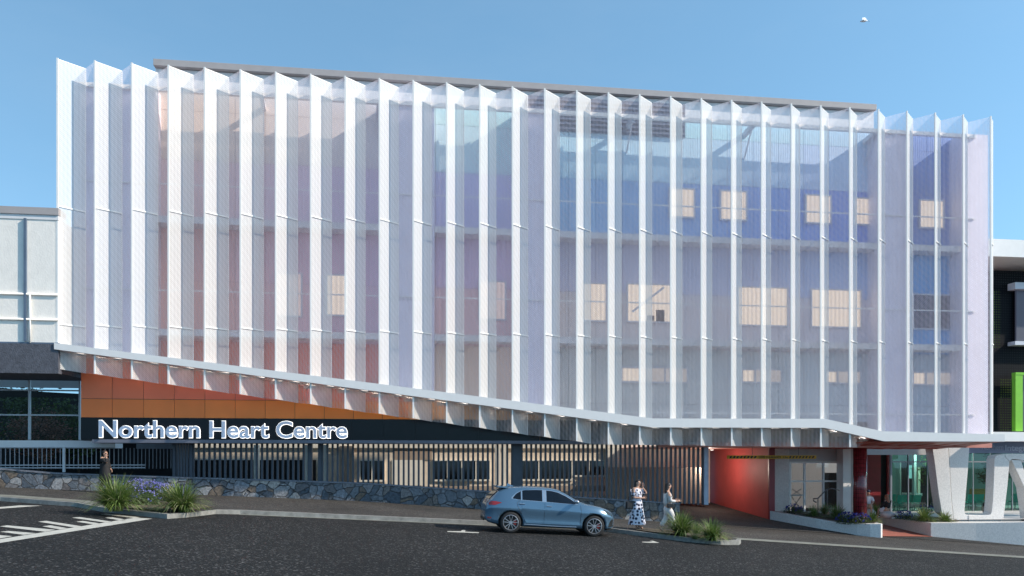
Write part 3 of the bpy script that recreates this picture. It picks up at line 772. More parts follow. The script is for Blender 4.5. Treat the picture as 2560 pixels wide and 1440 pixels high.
for r in ((1555, 1717, 922, 953, ), (1856, 1952, 926, 954), (2066, 2150, 930, 956), (2284, 2376, 933, 960)):
    f, A, B_ = window(*r, 'grey_pane', mull=(.33, .66))
    m_ = MB(); m_.box(A.x + .04, lerp(A.x, B_.x, .28), WY - .05, WY - .046, A.z + .03, B_.z - .03); m_.build('blind', M['warm_pane'], f)
# black sign band and the ledge under it
mb = MB(); n = 16; xa, xb = XL, wx(1500)
for i in range(n): mb.box(lerp(xa, xb, i / n) + .004, lerp(xa, xb, (i + 1) / n) - .004, WY - .02, WY + .03, .70, 1.578)
mb.build('sign_band', M['black_gloss'], b)
mb = MB(); mb.box(at(230, 1100, 33.2).x, at(1760, 1105, 33.2).x, 33.2, 34.6, .565, .70); mb.build('ledge', M['ledge'], b, bevel=.01)
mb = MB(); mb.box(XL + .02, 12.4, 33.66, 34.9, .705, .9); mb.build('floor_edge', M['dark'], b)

# ------------------------------------------------------------------ sign letters
sign = thing('illuminated_sign', 'glowing white halo-lit letters reading Northern Heart Centre on the black band', 'sign', (at(557, 1090, WY).x, WY, .78))
SY = WY - .12
A, B_ = at(247, 1092.5, SY), at(868, 1092.5, SY)
cap_top = at(247, 1049.0, SY).z
def text_islands(txt, offset, extrude, res=4):
    cu = bpy.data.curves.new('t', 'FONT'); cu.body = txt; cu.size = 1; cu.offset = offset; cu.extrude = extrude; cu.resolution_u = res
    ob = bpy.data.objects.new('t', cu); col.objects.link(ob)
    dg = bpy.context.evaluated_depsgraph_get(); dg.update()
    me = bpy.data.meshes.new_from_object(ob.evaluated_get(dg)); bpy.data.objects.remove(ob)
    bm = bmesh.new(); bm.from_mesh(me); bmesh.ops.remove_doubles(bm, verts=bm.verts, dist=1e-5)
    seen = set(); isl = []
    for v in bm.verts:
        if v in seen: continue
        st = [v]; seen.add(v); fs = set()
        while st:
            q = st.pop()
            for f_ in q.link_faces: fs.add(f_)
            for e in q.link_edges:
                o = e.other_vert(q)
                if o not in seen: seen.add(o); st.append(o)
        vm = {}; vs = []; ff = []
        for f_ in fs:
            idx = []
            for w in f_.verts:
                if w not in vm: vm[w] = len(vs); vs.append(tuple(w.co))
                idx.append(vm[w])
            ff.append(idx)
        isl.append((vs, ff))
    bm.free(); return isl
TXT = 'Northern Heart Centre'
isl = text_islands(TXT, .020, .5)
x0 = min(v[0] for i in isl for v in i[0]); x1 = max(v[0] for i in isl for v in i[0])
z1 = max(v[1] for v in isl[0][0]); z1 = .73 if z1 < .5 else z1
SXX, SZZ = (B_.x - A.x) / (x1 - x0), (cap_top - A.z) / z1
def place(vs, y, dep, sx=SXX, sz=SZZ, ox=None, oz=None, xr=None):
    return [((v[0] - (x0 if xr is None else xr)) * sx + (A.x if ox is None else ox), y - v[2] * dep, v[1] * sz + (A.z if oz is None else oz)) for v in vs]
halos = text_islands(TXT, .034, .5)
for k, (vs, ff) in enumerate(isl):
    m_ = MB(); m_.add(place(vs, SY, .06), ff); l = m_.build('letter', M['letter_face'], sign)
for k, (vs, ff) in enumerate(halos):
    m_ = MB(); m_.add(place(vs, SY + .045, .02), ff); m_.build('halo_light', M['halo'], sign)

# ================================================================== COURTYARD BUILDING SEEN THROUGH THE FENCE
CY = 45.0
cb = thing('courtyard_building', 'low beige building with dark windows behind the slat fence', 'building', (0, CY, -2.5))
def cbox(nm, m, px0, px1, py0, py1, Y=CY, dep=.3, mbx=None):
    A, B_ = at(px0, py1, Y), at(px1, py0, Y)
    m_ = mbx or MB(); m_.box(A.x, B_.x, Y, Y + dep, A.z, B_.z)
    if mbx is None: return m_.build(nm, M[m], cb)
zf = -2.9
m_ = MB(); m_.box(at(440, 1200, CY).x, at(1775, 1200, CY).x, CY, CY + .3, -3.4, 1.2); m_.build('wall', M['court_beige'], cb)
m_ = MB(); m_.box(at(440, 1200, CY).x - .4, at(1640, 1200, CY).x, CY - .14, CY + .4, at(900, 1120, CY - .1).z, 1.5); m_.build('eaves', M['court_cream'], cb)
for px0, px1, py0, py1, n in ((900, 960, 1152, 1200, 2), (1083, 1225, 1152, 1199, 4), (1305, 1430, 1152, 1198, 3), (1433, 1512, 1152, 1188, 2), (640, 700, 1152, 1196, 2), (470, 620, 1150, 1192, 3)):
    A, B_ = at(px0, py1, CY - .05), at(px1, py0, CY - .05)
    fm = MB(); w = .06
    for k in range(n + 1):
        x = lerp(A.x, B_.x, k / n); fm.box(x - w / 2, x + w / 2, CY - .08, CY - .003, A.z, B_.z)
    fm.box(A.x - w / 2, B_.x + w / 2, CY - .1, CY - .003, A.z - .1, A.z); fm.box(A.x - w / 2, B_.x + w / 2, CY - .1, CY - .003, B_.z, B_.z + w)
    f = fm.build('window', M['court_cream'], cb)
    pm = MB(); pm.box(A.x, B_.x, CY - .04, CY - .006, A.z, B_.z); pm.build('pane', M['court_glass'], f)
cbox('door', 'court_cream', 980, 1056, 1150, 1214, CY - .05, .04)
cbox('brown_panel', 'court_brown', 986, 1080, 1120, 1150, CY - .04, .03)
cbox('brown_panel', 'court_brown', 850, 885, 1115, 1210, CY - .3, .3)
for px in (1245, 1262, 640, 766, 812):
    cbox('column', 'court_cream', px - 6, px + 6, 1112, 1230, CY - 1.2, .4)
cbox('stone_base', 'court_brown', 800, 1700, 1213, 1232, CY - 1.6, .3)
cbox('garden_wall', 'court_brown', 1520, 1766, 1168, 1260, CY - 3, .3)
cbox('white_wall', 'court_cream', 1515, 1720, 1122, 1168, CY - .2, .1)
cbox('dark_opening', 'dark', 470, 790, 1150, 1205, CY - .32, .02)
m_ = MB(); m_.quad((-16, 34.5, -2.2), (12, 34.5, -3.1), (12, 60, -2.9), (-16, 60, -2.1)); tag(m_.build('courtyard_floor', M['court_floor']), kind='structure')

# ================================================================== LEFT BUILDING
lb_ = thing('clinic_building', 'older pale stucco building with a dark window at the far left', 'building', (-20, 36, -.6))
LY, LX0 = 31.96, -34.0
def lbox(nm, m, px0, px1, py0, py1, Y, dep, par=lb_, x0=None):
    A, B_ = at(px0, py1, Y), at(px1, py0, Y)
    m_ = MB(); m_.box(LX0 if x0 is None and px0 <= 0 else A.x, B_.x, Y, Y + dep, A.z, B_.z); return m_.build(nm, M[m], par)
lbox('wall', 'stucco_white', 0, 146, 545, 860, LY, 1.4)
lbox('cornice', 'cornice', 0, 146, 532, 545, LY - .03, .5)
lbox('parapet', 'roof_grey', 0, 146, 520, 532, LY - .08, .7)
lbox('downpipe', 'bluegrey', 59, 65, 545, 852, LY - .1, .1)
lbox('terrace_wall', 'stucco_dark', 0, 146, 860, 932, 31.90, .3)
lbox('terrace_slab', 'stucco_dark', 0, 146, 921, 930, 32.22, 3.3)
lbox('terrace_slab', 'stucco_dark', 100, 206, 915, 931, 33.9, 1.7)
lbox('terrace_wall', 'stucco_dark', 130, 206, 860, 915, 35.3, 1.0)
lbox('mosaic_strip', 'bluegrey', 0, 146, 856.5, 860, 31.93, .3)
tr = MB(); TY = 31.90
for y in (735, 798):
    z_ = at(74, y, TY).z; tr.tube([(LX0, TY, z_), (at(145, y, TY).x, TY, z_)], .04)
for px in (-80, 75):
    tr.tube([at(px, 735, TY), at(px, 857, TY)], .035)
tr.build('terrace_rail', M['white_paint'], lb_, smooth=True)
WLY = 35.6
lbox('window_head', 'rail_grey', 0, 206, 938, 946, WLY - .12, .3)
A, B_ = at(0, 1099, WLY), at(200, 946, WLY)
fm = MB()
for px in (-170, 74, 200): x = at(px, 1000, WLY).x; fm.box(x - .035, x + .035, WLY - .06, WLY + .06, A.z, B_.z)
for py in (975.5, 1037.5): z = at(74, py, WLY).z; fm.box(LX0, B_.x, WLY - .05, WLY + .05, z - .03, z + .03)
f = fm.build('window', M['alu'], lb_)
pm = MB(); pm.quad((LX0, WLY, A.z), (B_.x, WLY, A.z), (B_.x, WLY, B_.z), (LX0, WLY, B_.z)); pm.build('pane', M['dark_glass'], f, fix=False)
lbox('interior_ceiling', 'cornice', 0, 204, 944, 968, 38.6, .1)
m_ = MB(); zc = at(74, 970, 37.2).z
m_.plate([(LX0, zc + .10), (at(0, 970, 37.2).x, zc - .0), (at(110, 970, 37.2).x, zc - .16), (at(215, 974, 37.2).x, zc - .24), (at(215, 974, 37.2).x, zc - .40), (LX0, zc - .40)], 37.2, 37.3); m_.build('curved_bulkhead', M['dark'], lb_)
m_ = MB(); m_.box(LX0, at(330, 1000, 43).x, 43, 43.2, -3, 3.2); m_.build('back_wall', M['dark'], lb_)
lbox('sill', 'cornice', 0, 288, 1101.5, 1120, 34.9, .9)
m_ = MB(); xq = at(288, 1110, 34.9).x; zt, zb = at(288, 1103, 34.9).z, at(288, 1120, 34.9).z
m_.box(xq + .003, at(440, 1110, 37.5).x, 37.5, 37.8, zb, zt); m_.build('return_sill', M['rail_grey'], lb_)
m_ = MB(); m_.box(LX0, at(470, 1150, 42).x, 42, 42.2, -3, .8); m_.build('undercroft_void', M['dark'], lb_)  # black sheet standing for the unlit void behind the balustrade
#m_ = MB(); m_.box(at(62, 1140, 41).x, at(120, 1140, 41).x, 41.0, 41.1, -1.3, .3); m_.box(at(230, 1140, 41).x, at(330, 1140, 41).x, 41, 41.1, -1.3, .3); m_.build('brown_panel', M['court_brown'], lb_)
rail = thing('balustrade', 'grey metal balustrade of thin uprights on the stone wall left of the slat fence', 'railing', (-16, 34.6, -.5))
def rail_run(P0, P1, step, nm):
    m_ = MB(); L = (P1 - P0).length; n = int(L / step)
    for i in range(n + 1):
        p = P0.lerp(P1, i / n); m_.tube([(p.x, p.y, p.z), (p.x, p.y, .40)], .017, 6)
    m_.build(nm, M['rail_grey'], rail)
ZRb = at(75, 1171, 34.6).z
Pa, Pb = Vector((-30, 34.6, ZRb)), Vector((at(285, 1150, 34.6).x, 34.6, ZRb - .03))
rail_run(Pa, Pb, .172, 'uprights')
rail_run(Vector((at(296, 1150, 35.6).x, 35.6, ZRb - .05)), Vector((at(436, 1150, 37.6).x, 37.6, ZRb - .05)), .172, 'uprights')
m_ = MB()
for z in (ZRb + .13, ZRb + .02): m_.tube([(-30, 34.55, z), (at(375, 1160, 35.2).x, 34.55, z)], .024)
m_.tube([(-30, 34.6, .40), (Pb.x, 34.6, .40)], .02); m_.build('rails', M['alu'], rail)
for px in (160, -60): x = at(px, 1150, 34.5).x; m_ = MB(); m_.box(x - .045, x + .045, 34.46, 34.55, ZRb - .15, .42); m_.build('post', M['alu'], rail)
# ================================================================== ENTRANCE: RED WALL, VESTIBULE, COLUMN, SIGN
rx = at(1920, 1200, 38).x
rw = thing('red_wall', 'glossy red wall running back beside the driveway entrance', 'wall', (rx, 38, -3))
m_ = MB(); m_.box(rx, rx + .12, 38, 47.5, -3.2, .47); m_.build('panel', M['red_wall'], rw)
m_ = MB(); m_.box(rx - .01, rx + .30, 37.86, 37.995, -3.2, .47); m_.build('end_panel', M['maroon'], rw)
# downlight in the ceiling that lights the red wall
dl = thing('downlight', 'round white downlight recessed in the salmon ceiling before the red wall', 'light', (rx - 1.5, 41.6, .45))
m_ = MB(); m_.tube([(rx - 1.5, 41.6, .468), (rx - 1.5, 41.6, .40)], .11, 12); m_.build('housing', M['white_paint'], dl)
m_ = MB(); m_.tube([(rx - 1.5, 41.6, .397), (rx - 1.5, 41.6, .392)], .085, 12); m_.build('lens', M['led'], dl)
pl = bpy.data.lights.new('downlight_lamp', 'POINT'); pl.energy = 120; pl.color = (1, .86, .76); pl.shadow_soft_size = .12
po = bpy.data.objects.new('downlight_lamp', pl); col.objects.link(po); po.location = (rx - 1.7, 41.6, -.6)

VY = 43.5
vb = thing('entrance_lobby', 'grey concrete lobby with a white framed window grid beside the red wall', 'building', (at(2010, 1200, VY).x, VY, -3.1))
def vbox(nm, m, px0, px1, py0, py1, Y, dep, par=vb, bevel=0):
    A, B_ = at(px0, py1, Y), at(px1, py0, Y); q = MB(); q.box(A.x, B_.x, Y, Y + dep, A.z, B_.z); return q.build(nm, M[m], par, bevel=bevel)
vbox('wall', 'concrete', 1926, 1973, 1118, 1290, VY - .6, .9)
vbox('lintel', 'concrete_smooth', 1973, 2128, 1118, 1154, VY - .05, .5)
vbox('column', 'white_paint', 2108, 2127, 1118, 1290, VY - .8, .7)
vbox('side_wall', 'concrete_smooth', 2127, 2146, 1118, 1290, VY - .2, .4)
vbox('floor', 'concrete_smooth', 1930, 2240, 1283, 1290, VY - 1.5, 6)
fm = MB()
for px in (1975, 2011, 2058, 2101):
    x = at(px, 1200, VY).x; fm.box(x - .05, x + .05, VY - .06, VY + .06, at(px, 1285, VY).z, at(px, 1154, VY).z)
for py in (1156, 1203, 1281):
    z = at(2040, py, VY).z; fm.box(at(1975, py, VY).x, at(2101, py, VY).x, VY - .05, VY + .05, z - .045, z + .045)
f = fm.build('window', M['white_paint'], vb)
A, B_ = at(1975, 1283, VY), at(2101, 1156, VY)
q = MB(); q.quad((A.x, VY, A.z), (B_.x, VY, A.z), (B_.x, VY, B_.z), (A.x, VY, B_.z)); q.build('pane', M['clear_glass'], f, fix=False)
M['lobby'] = emit_mat('lobby_wall_glow', (.40, .36, .34), .55, (.30, .28, .27), .6)  # wall glows in place of light inside the lobby
M['lobby_light'] = emit_mat('lobby_pale_wall_glow', (.55, .53, .52), .6, (.48, .46, .45), .6)  # paler wall, its glow also stands for the lobby's inside light
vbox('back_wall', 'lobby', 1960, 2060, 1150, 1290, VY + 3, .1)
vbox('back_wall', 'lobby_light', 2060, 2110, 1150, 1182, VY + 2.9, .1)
vbox('dark_door', 'dark', 2060, 2098, 1182, 1270, VY + 2.8, .1)
bt = thing('stair_rail', 'dark bent tube handrail standing outside the lobby window', 'handrail', (at(2044, 1270, VY - 1).x, VY - 1, -3.1))
q = MB(); pts = [at(x, y, VY - 1) for x, y in ((2041, 1256), (2034, 1252), (2033, 1247), (2045, 1246), (2066, 1224), (2080, 1221), (2099, 1226))]; q.tube(pts, .035, 8); q.build('rail', M['steel'], bt, smooth=True)
for px, y0 in ((2045, 1247), (2068, 1224)):
    q = MB(); q.tube([at(px, y0, VY - 1), at(px, 1276, VY - 1)], .03, 8); q.build('post', M['steel'], bt)
tb = thing('lobby_table', 'small white table with crossed steel legs behind the lobby window', 'table', (at(1993, 1270, VY + 1).x, VY + 1, -3.1))
q = MB(); A = at(1975, 1238, VY + 1); B_ = at(2008, 1238, VY + 1); q.box(A.x, B_.x, VY + .7, VY + 1.3, A.z - .03, A.z + .03); q.build('table_top', M['white_paint'], tb)
for p, r in (((1978, 1240), (2003, 1275)), ((2003, 1240), (1978, 1275)), ((1980, 1222), (2003, 1238)), ((2003, 1222), (1980, 1238))):
    q = MB(); q.tube([at(*p, VY + 1), at(*r, VY + 1)], .02, 6); q.build('leg', M['steel'], tb)
# red tiled column
M['tile_red'] = mat('red_tile', (.26, .022, .03), .22, var=.25, scale=6, coat=.3)
def tile_nodes(m):
    nt_ = m.node_tree; p = nt_.nodes['Principled BSDF']; lk = p.inputs['Base Color'].links[0]; src = lk.from_socket
    tc = N(nt_, 'ShaderNodeTexCoord'); s = N(nt_, 'ShaderNodeSeparateXYZ'); nt_.links.new(tc.outputs['Object'], s.inputs[0])
    at2 = N(nt_, 'ShaderNodeMath', operation='ARCTAN2'); nt_.links.new(s.outputs['Y'], at2.inputs[0]); nt_.links.new(s.outputs['X'], at2.inputs[1])
    cb_ = N(nt_, 'ShaderNodeCombineXYZ'); mu = N(nt_, 'ShaderNodeMath', operation='MULTIPLY'); mu.inputs[1].default_value = .29; nt_.links.new(at2.outputs[0], mu.inputs[0])
    nt_.links.new(mu.outputs[0], cb_.inputs['X']); nt_.links.new(s.outputs['Z'], cb_.inputs['Y'])
    br = N(nt_, 'ShaderNodeTexBrick', Scale=1.0); br.offset = 0; br.inputs['Brick Width'].default_value = .076; br.inputs['Row Height'].default_value = .2; br.inputs['Mortar Size'].default_value = .008
    br.inputs['Mortar'].default_value = (.015, .004, .005, 1); nt_.links.new(cb_.outputs[0], br.inputs['Vector'])
    nt_.links.new(src, br.inputs['Color1']); nt_.links.new(src, br.inputs['Color2']); nt_.links.new(br.outputs['Color'], p.inputs['Base Color'])
tile_nodes(M['tile_red'])
RCY = 35.0; rcx = at(2150, 1200, RCY).x
rc = thing('red_column', 'round column clad in dark red tiles standing in the planter', 'column', (rcx, RCY, -3.3))
q = MB(); q.tube([(rcx, RCY, -3.4), (rcx, RCY, .5)], .305, 28); q.build('shaft', M['tile_red'], rc, smooth=True)
q = MB(); q.tube([(rcx, RCY, .42), (rcx, RCY, .468)], .34, 28); q.build('collar', M['terracotta'], rc)
# clearance bar
CYb = 36.6
cs = thing('clearance_sign', 'yellow and black LOW CLEARANCE 3.3m bar hanging from the ceiling', 'sign', (at(1930, 1143, CYb).x, CYb, 0))
A, B_ = at(1818, 1147, CYb), at(2041, 1138.6, CYb)
q = MB(); q.box(A.x, B_.x, CYb, CYb + .05, A.z, B_.z); q.build('board', M['hazard'], cs)
def stripes(p0, p1, n):
    for k in range(n):
        q = MB(); xa = lerp(p0, p1, k / n); xb_ = lerp(p0, p1, (k + .55) / n); s = 3.0
        P_ = [at(xa, 1145.6, CYb - .004), at(xb_, 1145.6, CYb - .004), at(xb_ + s, 1140.2, CYb - .004), at(xa + s, 1140.2, CYb - .004)]
        st.quad(*P_)
st = MB(); stripes(1823, 1893, 8); stripes(1972, 2037, 8); st.build('hazard_stripes', M['hazard_black'], cs, fix=False)
def text_part(txt, A, B_, capz, m, par, nm, y, offset=.0, dep=.01, sx=None):
    i_ = text_islands(txt, offset, .5)
    a = min(v[0] for i in i_ for v in i[0]); c = max(v[0] for i in i_ for v in i[0])
    q = MB()
    for vs, ff in i_: q.add([((v[0] - a) * (B_ - A) / (c - a) + A, y - v[2] * dep, v[1] * (capz[1] - capz[0]) / .73 + capz[0]) for v in vs], ff)
    return q.build(nm, M[m], par)
text_part('LOW CLEARANCE  3.3m', at(1897, 1, CYb).x, at(1969, 1, CYb).x, (at(1897, 1145.4, CYb).z, at(1897, 1140.2, CYb).z), 'hazard_black', cs, 'lettering', CYb - .012, offset=.012)
for px in (1881, 1996):
    x = at(px, 1140, CYb + .02).x; q = MB(); q.tube([(x, CYb + .02, B_.z), (x, CYb + .02, .47)], .012, 6); q.build('hanger_rod', M['steel'], cs)

# ================================================================== PLANTERS AND TERRACE
c2 = lambda x, y: (2100 + x / 4.363, 1040 + y / 4.363)
pA = thing('kerbed_planter', 'curved speckled concrete planter that carries the red tiled column', 'planter', (20.5, 35, -3.3))
plan = [(rx + .02, 37.9, 1277), (19.2, 35.3, 1297), (19.85, 34.2, 1307), (20.2, 33.55, 1309), (20.55, 33.1, 1309.5), (20.95, 32.9, 1309.5), (21.2, 33.2, 1309), (21.75, 36.0, 1298), (21.2, 38.2, 1283)]
def ztop(x, y, py):
    r = x * CT - y * ST; t = x * ST + y * CT
    return (HZ - py) / F * t
tops = [ztop(*p) for p in plan]
q = MB(); q.prism([(p[0], p[1]) for p in plan], [wall_base(p[0]) - .4 for p in plan], tops); q.build('wall', M['concrete'], pA, bevel=.02)
cx_, cy_ = 20.4, 35.4
q = MB(); q.add([(lerp(p[0], cx_, .16), lerp(p[1], cy_, .12), z + .035) for p, z in zip(plan, tops)], [tuple(range(len(plan)))]); q.build('soil', M['soil'], pA)
def xp(px, Y): return at(px, 1200, Y).x
rt = thing('terrace_wall', 'low speckled concrete retaining wall with a sharp corner in front of the angled frames', 'wall', (26, 35, -3.4))
plan2 = [(xp(2190, 40), 40, 1291), (xp(2327, 35), 35, 1307), (xp(2440, 34.5), 34.5, 1307), (xp(2560, 33.9), 33.9, 1305), (xp(2560, 33.9) + 8, 33.0, 1304), (xp(2560, 33.9) + 8, 35.5, 1304), (xp(2450, 35.7), 35.7, 1303.5), (xp(2345, 35.7), 35.7, 1303.5), (xp(2215, 40), 40.2, 1290)]
q = MB(); q.prism([(p[0], p[1]) for p in plan2], [wall_base(p[0]) - .5 for p in plan2], [ztop(*p) for p in plan2]); q.build('wall', M['concrete'], rt, bevel=.015)
m_ = MB()
tz = -3.06
m_.add([(xp(2215, 40), 40.2, tz), (xp(2345, 35.7), 35.75, tz), (xp(2450, 35.7), 35.75, tz), (xp(2560, 33.9) + 8, 35.55, tz), (xp(2560, 33.9) + 12, 47, tz), (xp(2130, 46), 47, tz)], [tuple(range(6))])
tag(m_.build('terrace', M['concrete_smooth']), kind='structure')
m_ = MB(); m_.add([(x, y, ramp_z(x, y) + .012) for x, y in ((20.6, 33.3), (xp(2335, 34.9), 34.95), (xp(2200, 40), 40), (22.2, 39.5), (21.6, 36.2))], [tuple(range(5))])
tag(m_.build('terracotta_paving', M['terracotta_pave']), kind='structure')
q = MB(); z_ = -3.02
q.add([(xp(2225, 38.3), 38.4, z_), (xp(2330, 35.35), 35.35, -3.085), (xp(2400, 35.4), 35.4, -3.085), (xp(2390, 36.0), 36.2, z_), (xp(2330, 37.5), 37.5, z_)], [tuple(range(5))]); tag(q.build('planting_bed', M['soil']), kind='structure')

# ================================================================== RIGHT-HAND BUILDING
rb = thing('neighbour_building', 'neighbouring block with white roof edge, black perforated skin and a lime green frame', 'building', (33, 37, -3))
XF = xp(2560, 37) + 6
def rbox(nm, m, px0, px1, py0, py1, Y, dep, par=rb, toX=False):
    A, B_ = at(px0, py1, Y), at(px1, py0, Y); q = MB(); q.box(A.x, XF if toX else B_.x, Y, Y + dep, A.z, B_.z); return q.build(nm, M[m], par)
rbox('roof', 'white_paint', 2471, 2560, 600, 640, 34.3, 4, toX=True)
A = at(2470, 1080, 36.2); B_ = at(2560, 640, 36.2)
q = MB(); q.quad((A.x, 36.2, .9), (XF, 36.2, .9), (XF, 36.2, 9.3), (A.x, 36.2, 9.3)); q.build('perforated_skin', M['perf_dark'], rb, fix=False)
rbox('dark_wall', 'dark_cloth', 2470, 2560, 640, 1082, 36.9, .2, toX=True)
rbox('green_panel', 'lime_dark', 2488, 2502, 725, 870, 36.6, .1)
rbox('green_panel', 'lime_dark', 2504, 2536, 945, 1078, 36.6, .1)
q = MB(); x0_, x1_ = xp(2539, 35.6), xp(2557, 35.6); zt, zb = at(2548, 931, 35.6).z, at(2548, 1078, 35.6).z
q.box(x0_, x1_, 35.6, 35.85, zb, zt - .12); q.build('lime_frame', M['lime'], rb); q = MB(); q.box(x0_ - .01, x1_ + 4, 35.58, 35.85, zt - .118, zt); q.build('lime_frame', M['lime'], rb)
rbox('window_frame', 'win_frame', 2538, 2560, 706, 722, 35.7, .5, toX=True); rbox('window_frame', 'win_frame', 2538, 2560, 853, 862, 35.7, .5, toX=True)
rbox('window_pane', 'dark_pane', 2541, 2560, 722, 853, 36.0, .1, toX=True); rbox('window_pane', 'dark_pane', 2557, 2560, 935, 1078, 36.0, .1, toX=True)
rbox('white_band', 'white_paint', 2480, 2560, 1080, 1103, 35.2, 1.0, toX=True)
rbox('name_fascia', 'sign_lilac', 2405, 2560, 1104, 1133, 36.9, .3, toX=True)
NY = 36.86
text_part('Northern', xp(2455, NY), xp(2508, NY), (at(2480, 1124, NY).z, at(2480, 1111, NY).z), 'sign_text', rb, 'lettering', NY, offset=0)
text_part('Integr', xp(2513, NY), xp(2566, NY), (at(2480, 1126.5, NY).z, at(2480, 1111.5, NY).z), 'sign_text', rb, 'lettering', NY, offset=.02)
rbox('soffit_band', 'concrete_smooth', 2160, 2420, 1119, 1137, 40.8, .4)
# angled concrete frames
vf = thing('angled_frame', 'white speckled concrete V frame with a rounded trapezoid opening', 'column', (29, 36, -3.1))
VFY = 35.9
def vplate(pts, name='leg', par=vf, dy=0, dep=.55, m='concrete'):
    P_ = [at(*c2(x, y), VFY + dy) for x, y in pts]; q = MB(); q.plate([(p.x, p.z) for p in P_], VFY + dy, VFY + dy + dep); return q.build(name, M[m], par, bevel=.02)
vplate([(1005, 340), (1180, 340), (1195, 560), (1215, 900), (1240, 1150), (1110, 1055), (1075, 850), (1030, 500)])
vplate([(1183, 340), (1412, 340), (1395, 600), (1358, 1040), (1362, 1065), (1400, 1085), (1400, 1155), (1243, 1150), (1218, 900), (1198, 560)], dy=.03)
vplate([(1403, 1083), (1600, 1083), (1640, 1075), (1655, 1045), (1668, 900), (1685, 470), (1700, 432), (1795, 412), (1800, 440), (1850, 500), (1828, 760), (1785, 1120), (1765, 1150), (1403, 1155)], 'frame')
vf2 = thing('angled_frame', 'white speckled concrete A-shaped frame at the right edge of the photo', 'column', (33, 36, -3.1))
vplate([(1800, 412), (2060, 412), (2060, 470), (1985, 490), (1970, 478), (1885, 468), (1868, 475), (1853, 498), (1803, 440)], 'frame', vf2, dy=.01)
vplate([(1870, 478), (1975, 482), (2000, 560), (2140, 1150), (2060, 1150), (2010, 780)], 'leg', vf2, dy=.05)
# glazed waiting room
gw = thing('waiting_room', 'teal tinted glazed waiting room behind the angled frames', 'building', (29, 41.5, -3.1))
GY = 41.5
gx0, gx1 = xp(2226, GY), xp(2560, GY) + 6
q = MB(); q.quad((gx0, GY, -3.06), (gx1, GY, -3.06), (gx1, GY, .45), (gx0, GY, .45)); q.build('glass_wall', M['teal_glass'], gw, fix=False)
q = MB()
for px, w in ((2227, .10), (2270, .05), (2318, .04), (2432, .04), (2475, .04), (2530, .04)): x = xp(px, GY); q.box(x - w / 2, x + w / 2, GY - .05, GY + .05, -3.05, .45)
q.box(gx0, gx1, GY - .04, GY + .04, at(2300, 1156, GY).z, at(2300, 1153, GY).z); q.build('mullions', M['rail_grey'], gw)
M['room_back'] = emit_mat('waiting_room_wall_glow', (.16, .22, .20), .5, (.06, .08, .08), .5)  # wall glows to stand in for light inside the room
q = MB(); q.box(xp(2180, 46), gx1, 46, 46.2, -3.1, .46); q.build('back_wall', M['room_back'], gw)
def gbox(nm, m, px0, px1, py0, py1, Y, dep=.1):
    A, B_ = at(px0, py1, Y), at(px1, py0, Y); q = MB(); q.box(A.x, B_.x, Y, Y + dep, A.z, B_.z); return q.build(nm, M[m], gw)
gbox('maroon_wall', 'maroon', 2160, 2202, 1135, 1270, 43.0); gbox('dark_recess', 'dark', 2202, 2219, 1135, 1270, 43.2); gbox('maroon_wall', 'maroon', 2219, 2226, 1135, 1270, 43)
M['room_screen'] = emit_mat('lit_screen', (.62, .82, .85), .9)
gbox('dark_door', 'dark', 2254, 2284, 1155, 1235, 45.8, .05); gbox('door_frame', 'cornice', 2250, 2253, 1155, 1250, 45.7, .05)
gbox('lit_screen', 'room_screen', 2272, 2284, 1163, 1196, 45.7, .05)
gbox('column', 'cornice', 2285, 2291, 1136, 1240, 44, .2); gbox('column', 'court_beige', 2295, 2301, 1168, 1250, 44.4, .2)
gbox('counter', 'cornice', 2275, 2306, 1233, 1240, 44.2, .8); gbox('panel', 'timber', 2290, 2301, 1240, 1248, 43.6, .1)
gbox('dark_glass', 'dark_cloth', 2303, 2340, 1165, 1270, 45.0, .1)
gbox('cabinet', 'timber', 2432, 2470, 1222, 1250, 45, .3); gbox('sill', 'cornice', 2412, 2480, 1262, 1266, 42.6, .2)
# teal waiting chairs
def make_chair(loc, label):
    t = thing('waiting_chair', label, 'chair', (0, 0, 0), 'teal chairs in the waiting room')
    q = MB(); q.box(-.25, .25, -.24, .24, .42, .48); q.build('seat', M['teal_chair'], t, bevel=.015)
    q = MB(); q.add([(-.26, .22, .50), (.26, .22, .50), (.26, .30, .92), (-.26, .30, .92), (-.26, .27, .50), (.26, .27, .50), (.26, .35, .92), (-.26, .35, .92)], [(0, 1, 2, 3), (7, 6, 5, 4), (0, 4, 5, 1), (1, 5, 6, 2), (2, 6, 7, 3), (3, 7, 4, 0)]); q.build('backrest', M['teal_chair'], t)
    for sx in (-.2, .2):
        q = MB(); q.tube([(sx, -.2, 0), (sx, -.2, .42)], .015, 6); q.build('leg', M['steel'], t)
        q = MB(); q.tube([(sx, .22, 0), (sx, .24, .5)], .015, 6); q.build('leg', M['steel'], t)
    return t
ch = [(2222, 43.2, 'teal chair at the dark red wall, first of the row'), (2246, 42.6, 'teal chair second from the dark red wall'), (2262, 42.6, 'teal chair just left of the white glass joint'),
      (2284, 42.5, 'teal chair just right of the white glass joint'), (2424, 42.8, 'teal chair inside the trapezoid opening, on its left'), (2440, 42.8, 'teal chair inside the trapezoid opening, next to the seated child'), (2534, 43.0, 'teal chair behind the A-shaped frame, left of its pair'), (2552, 43.0, 'teal chair behind the A-shaped frame, at the photo edge')]
c0 = make_chair(None, ch[0][2])
for k, (px, Y, lab) in enumerate(ch):
    o = c0 if k == 0 else copy_tree(c0)
    o['label'] = lab; o.location = (xp(px, Y), Y, -3.08); o.rotation_euler = (0, 0, math.pi + random.uniform(-.15, .15))

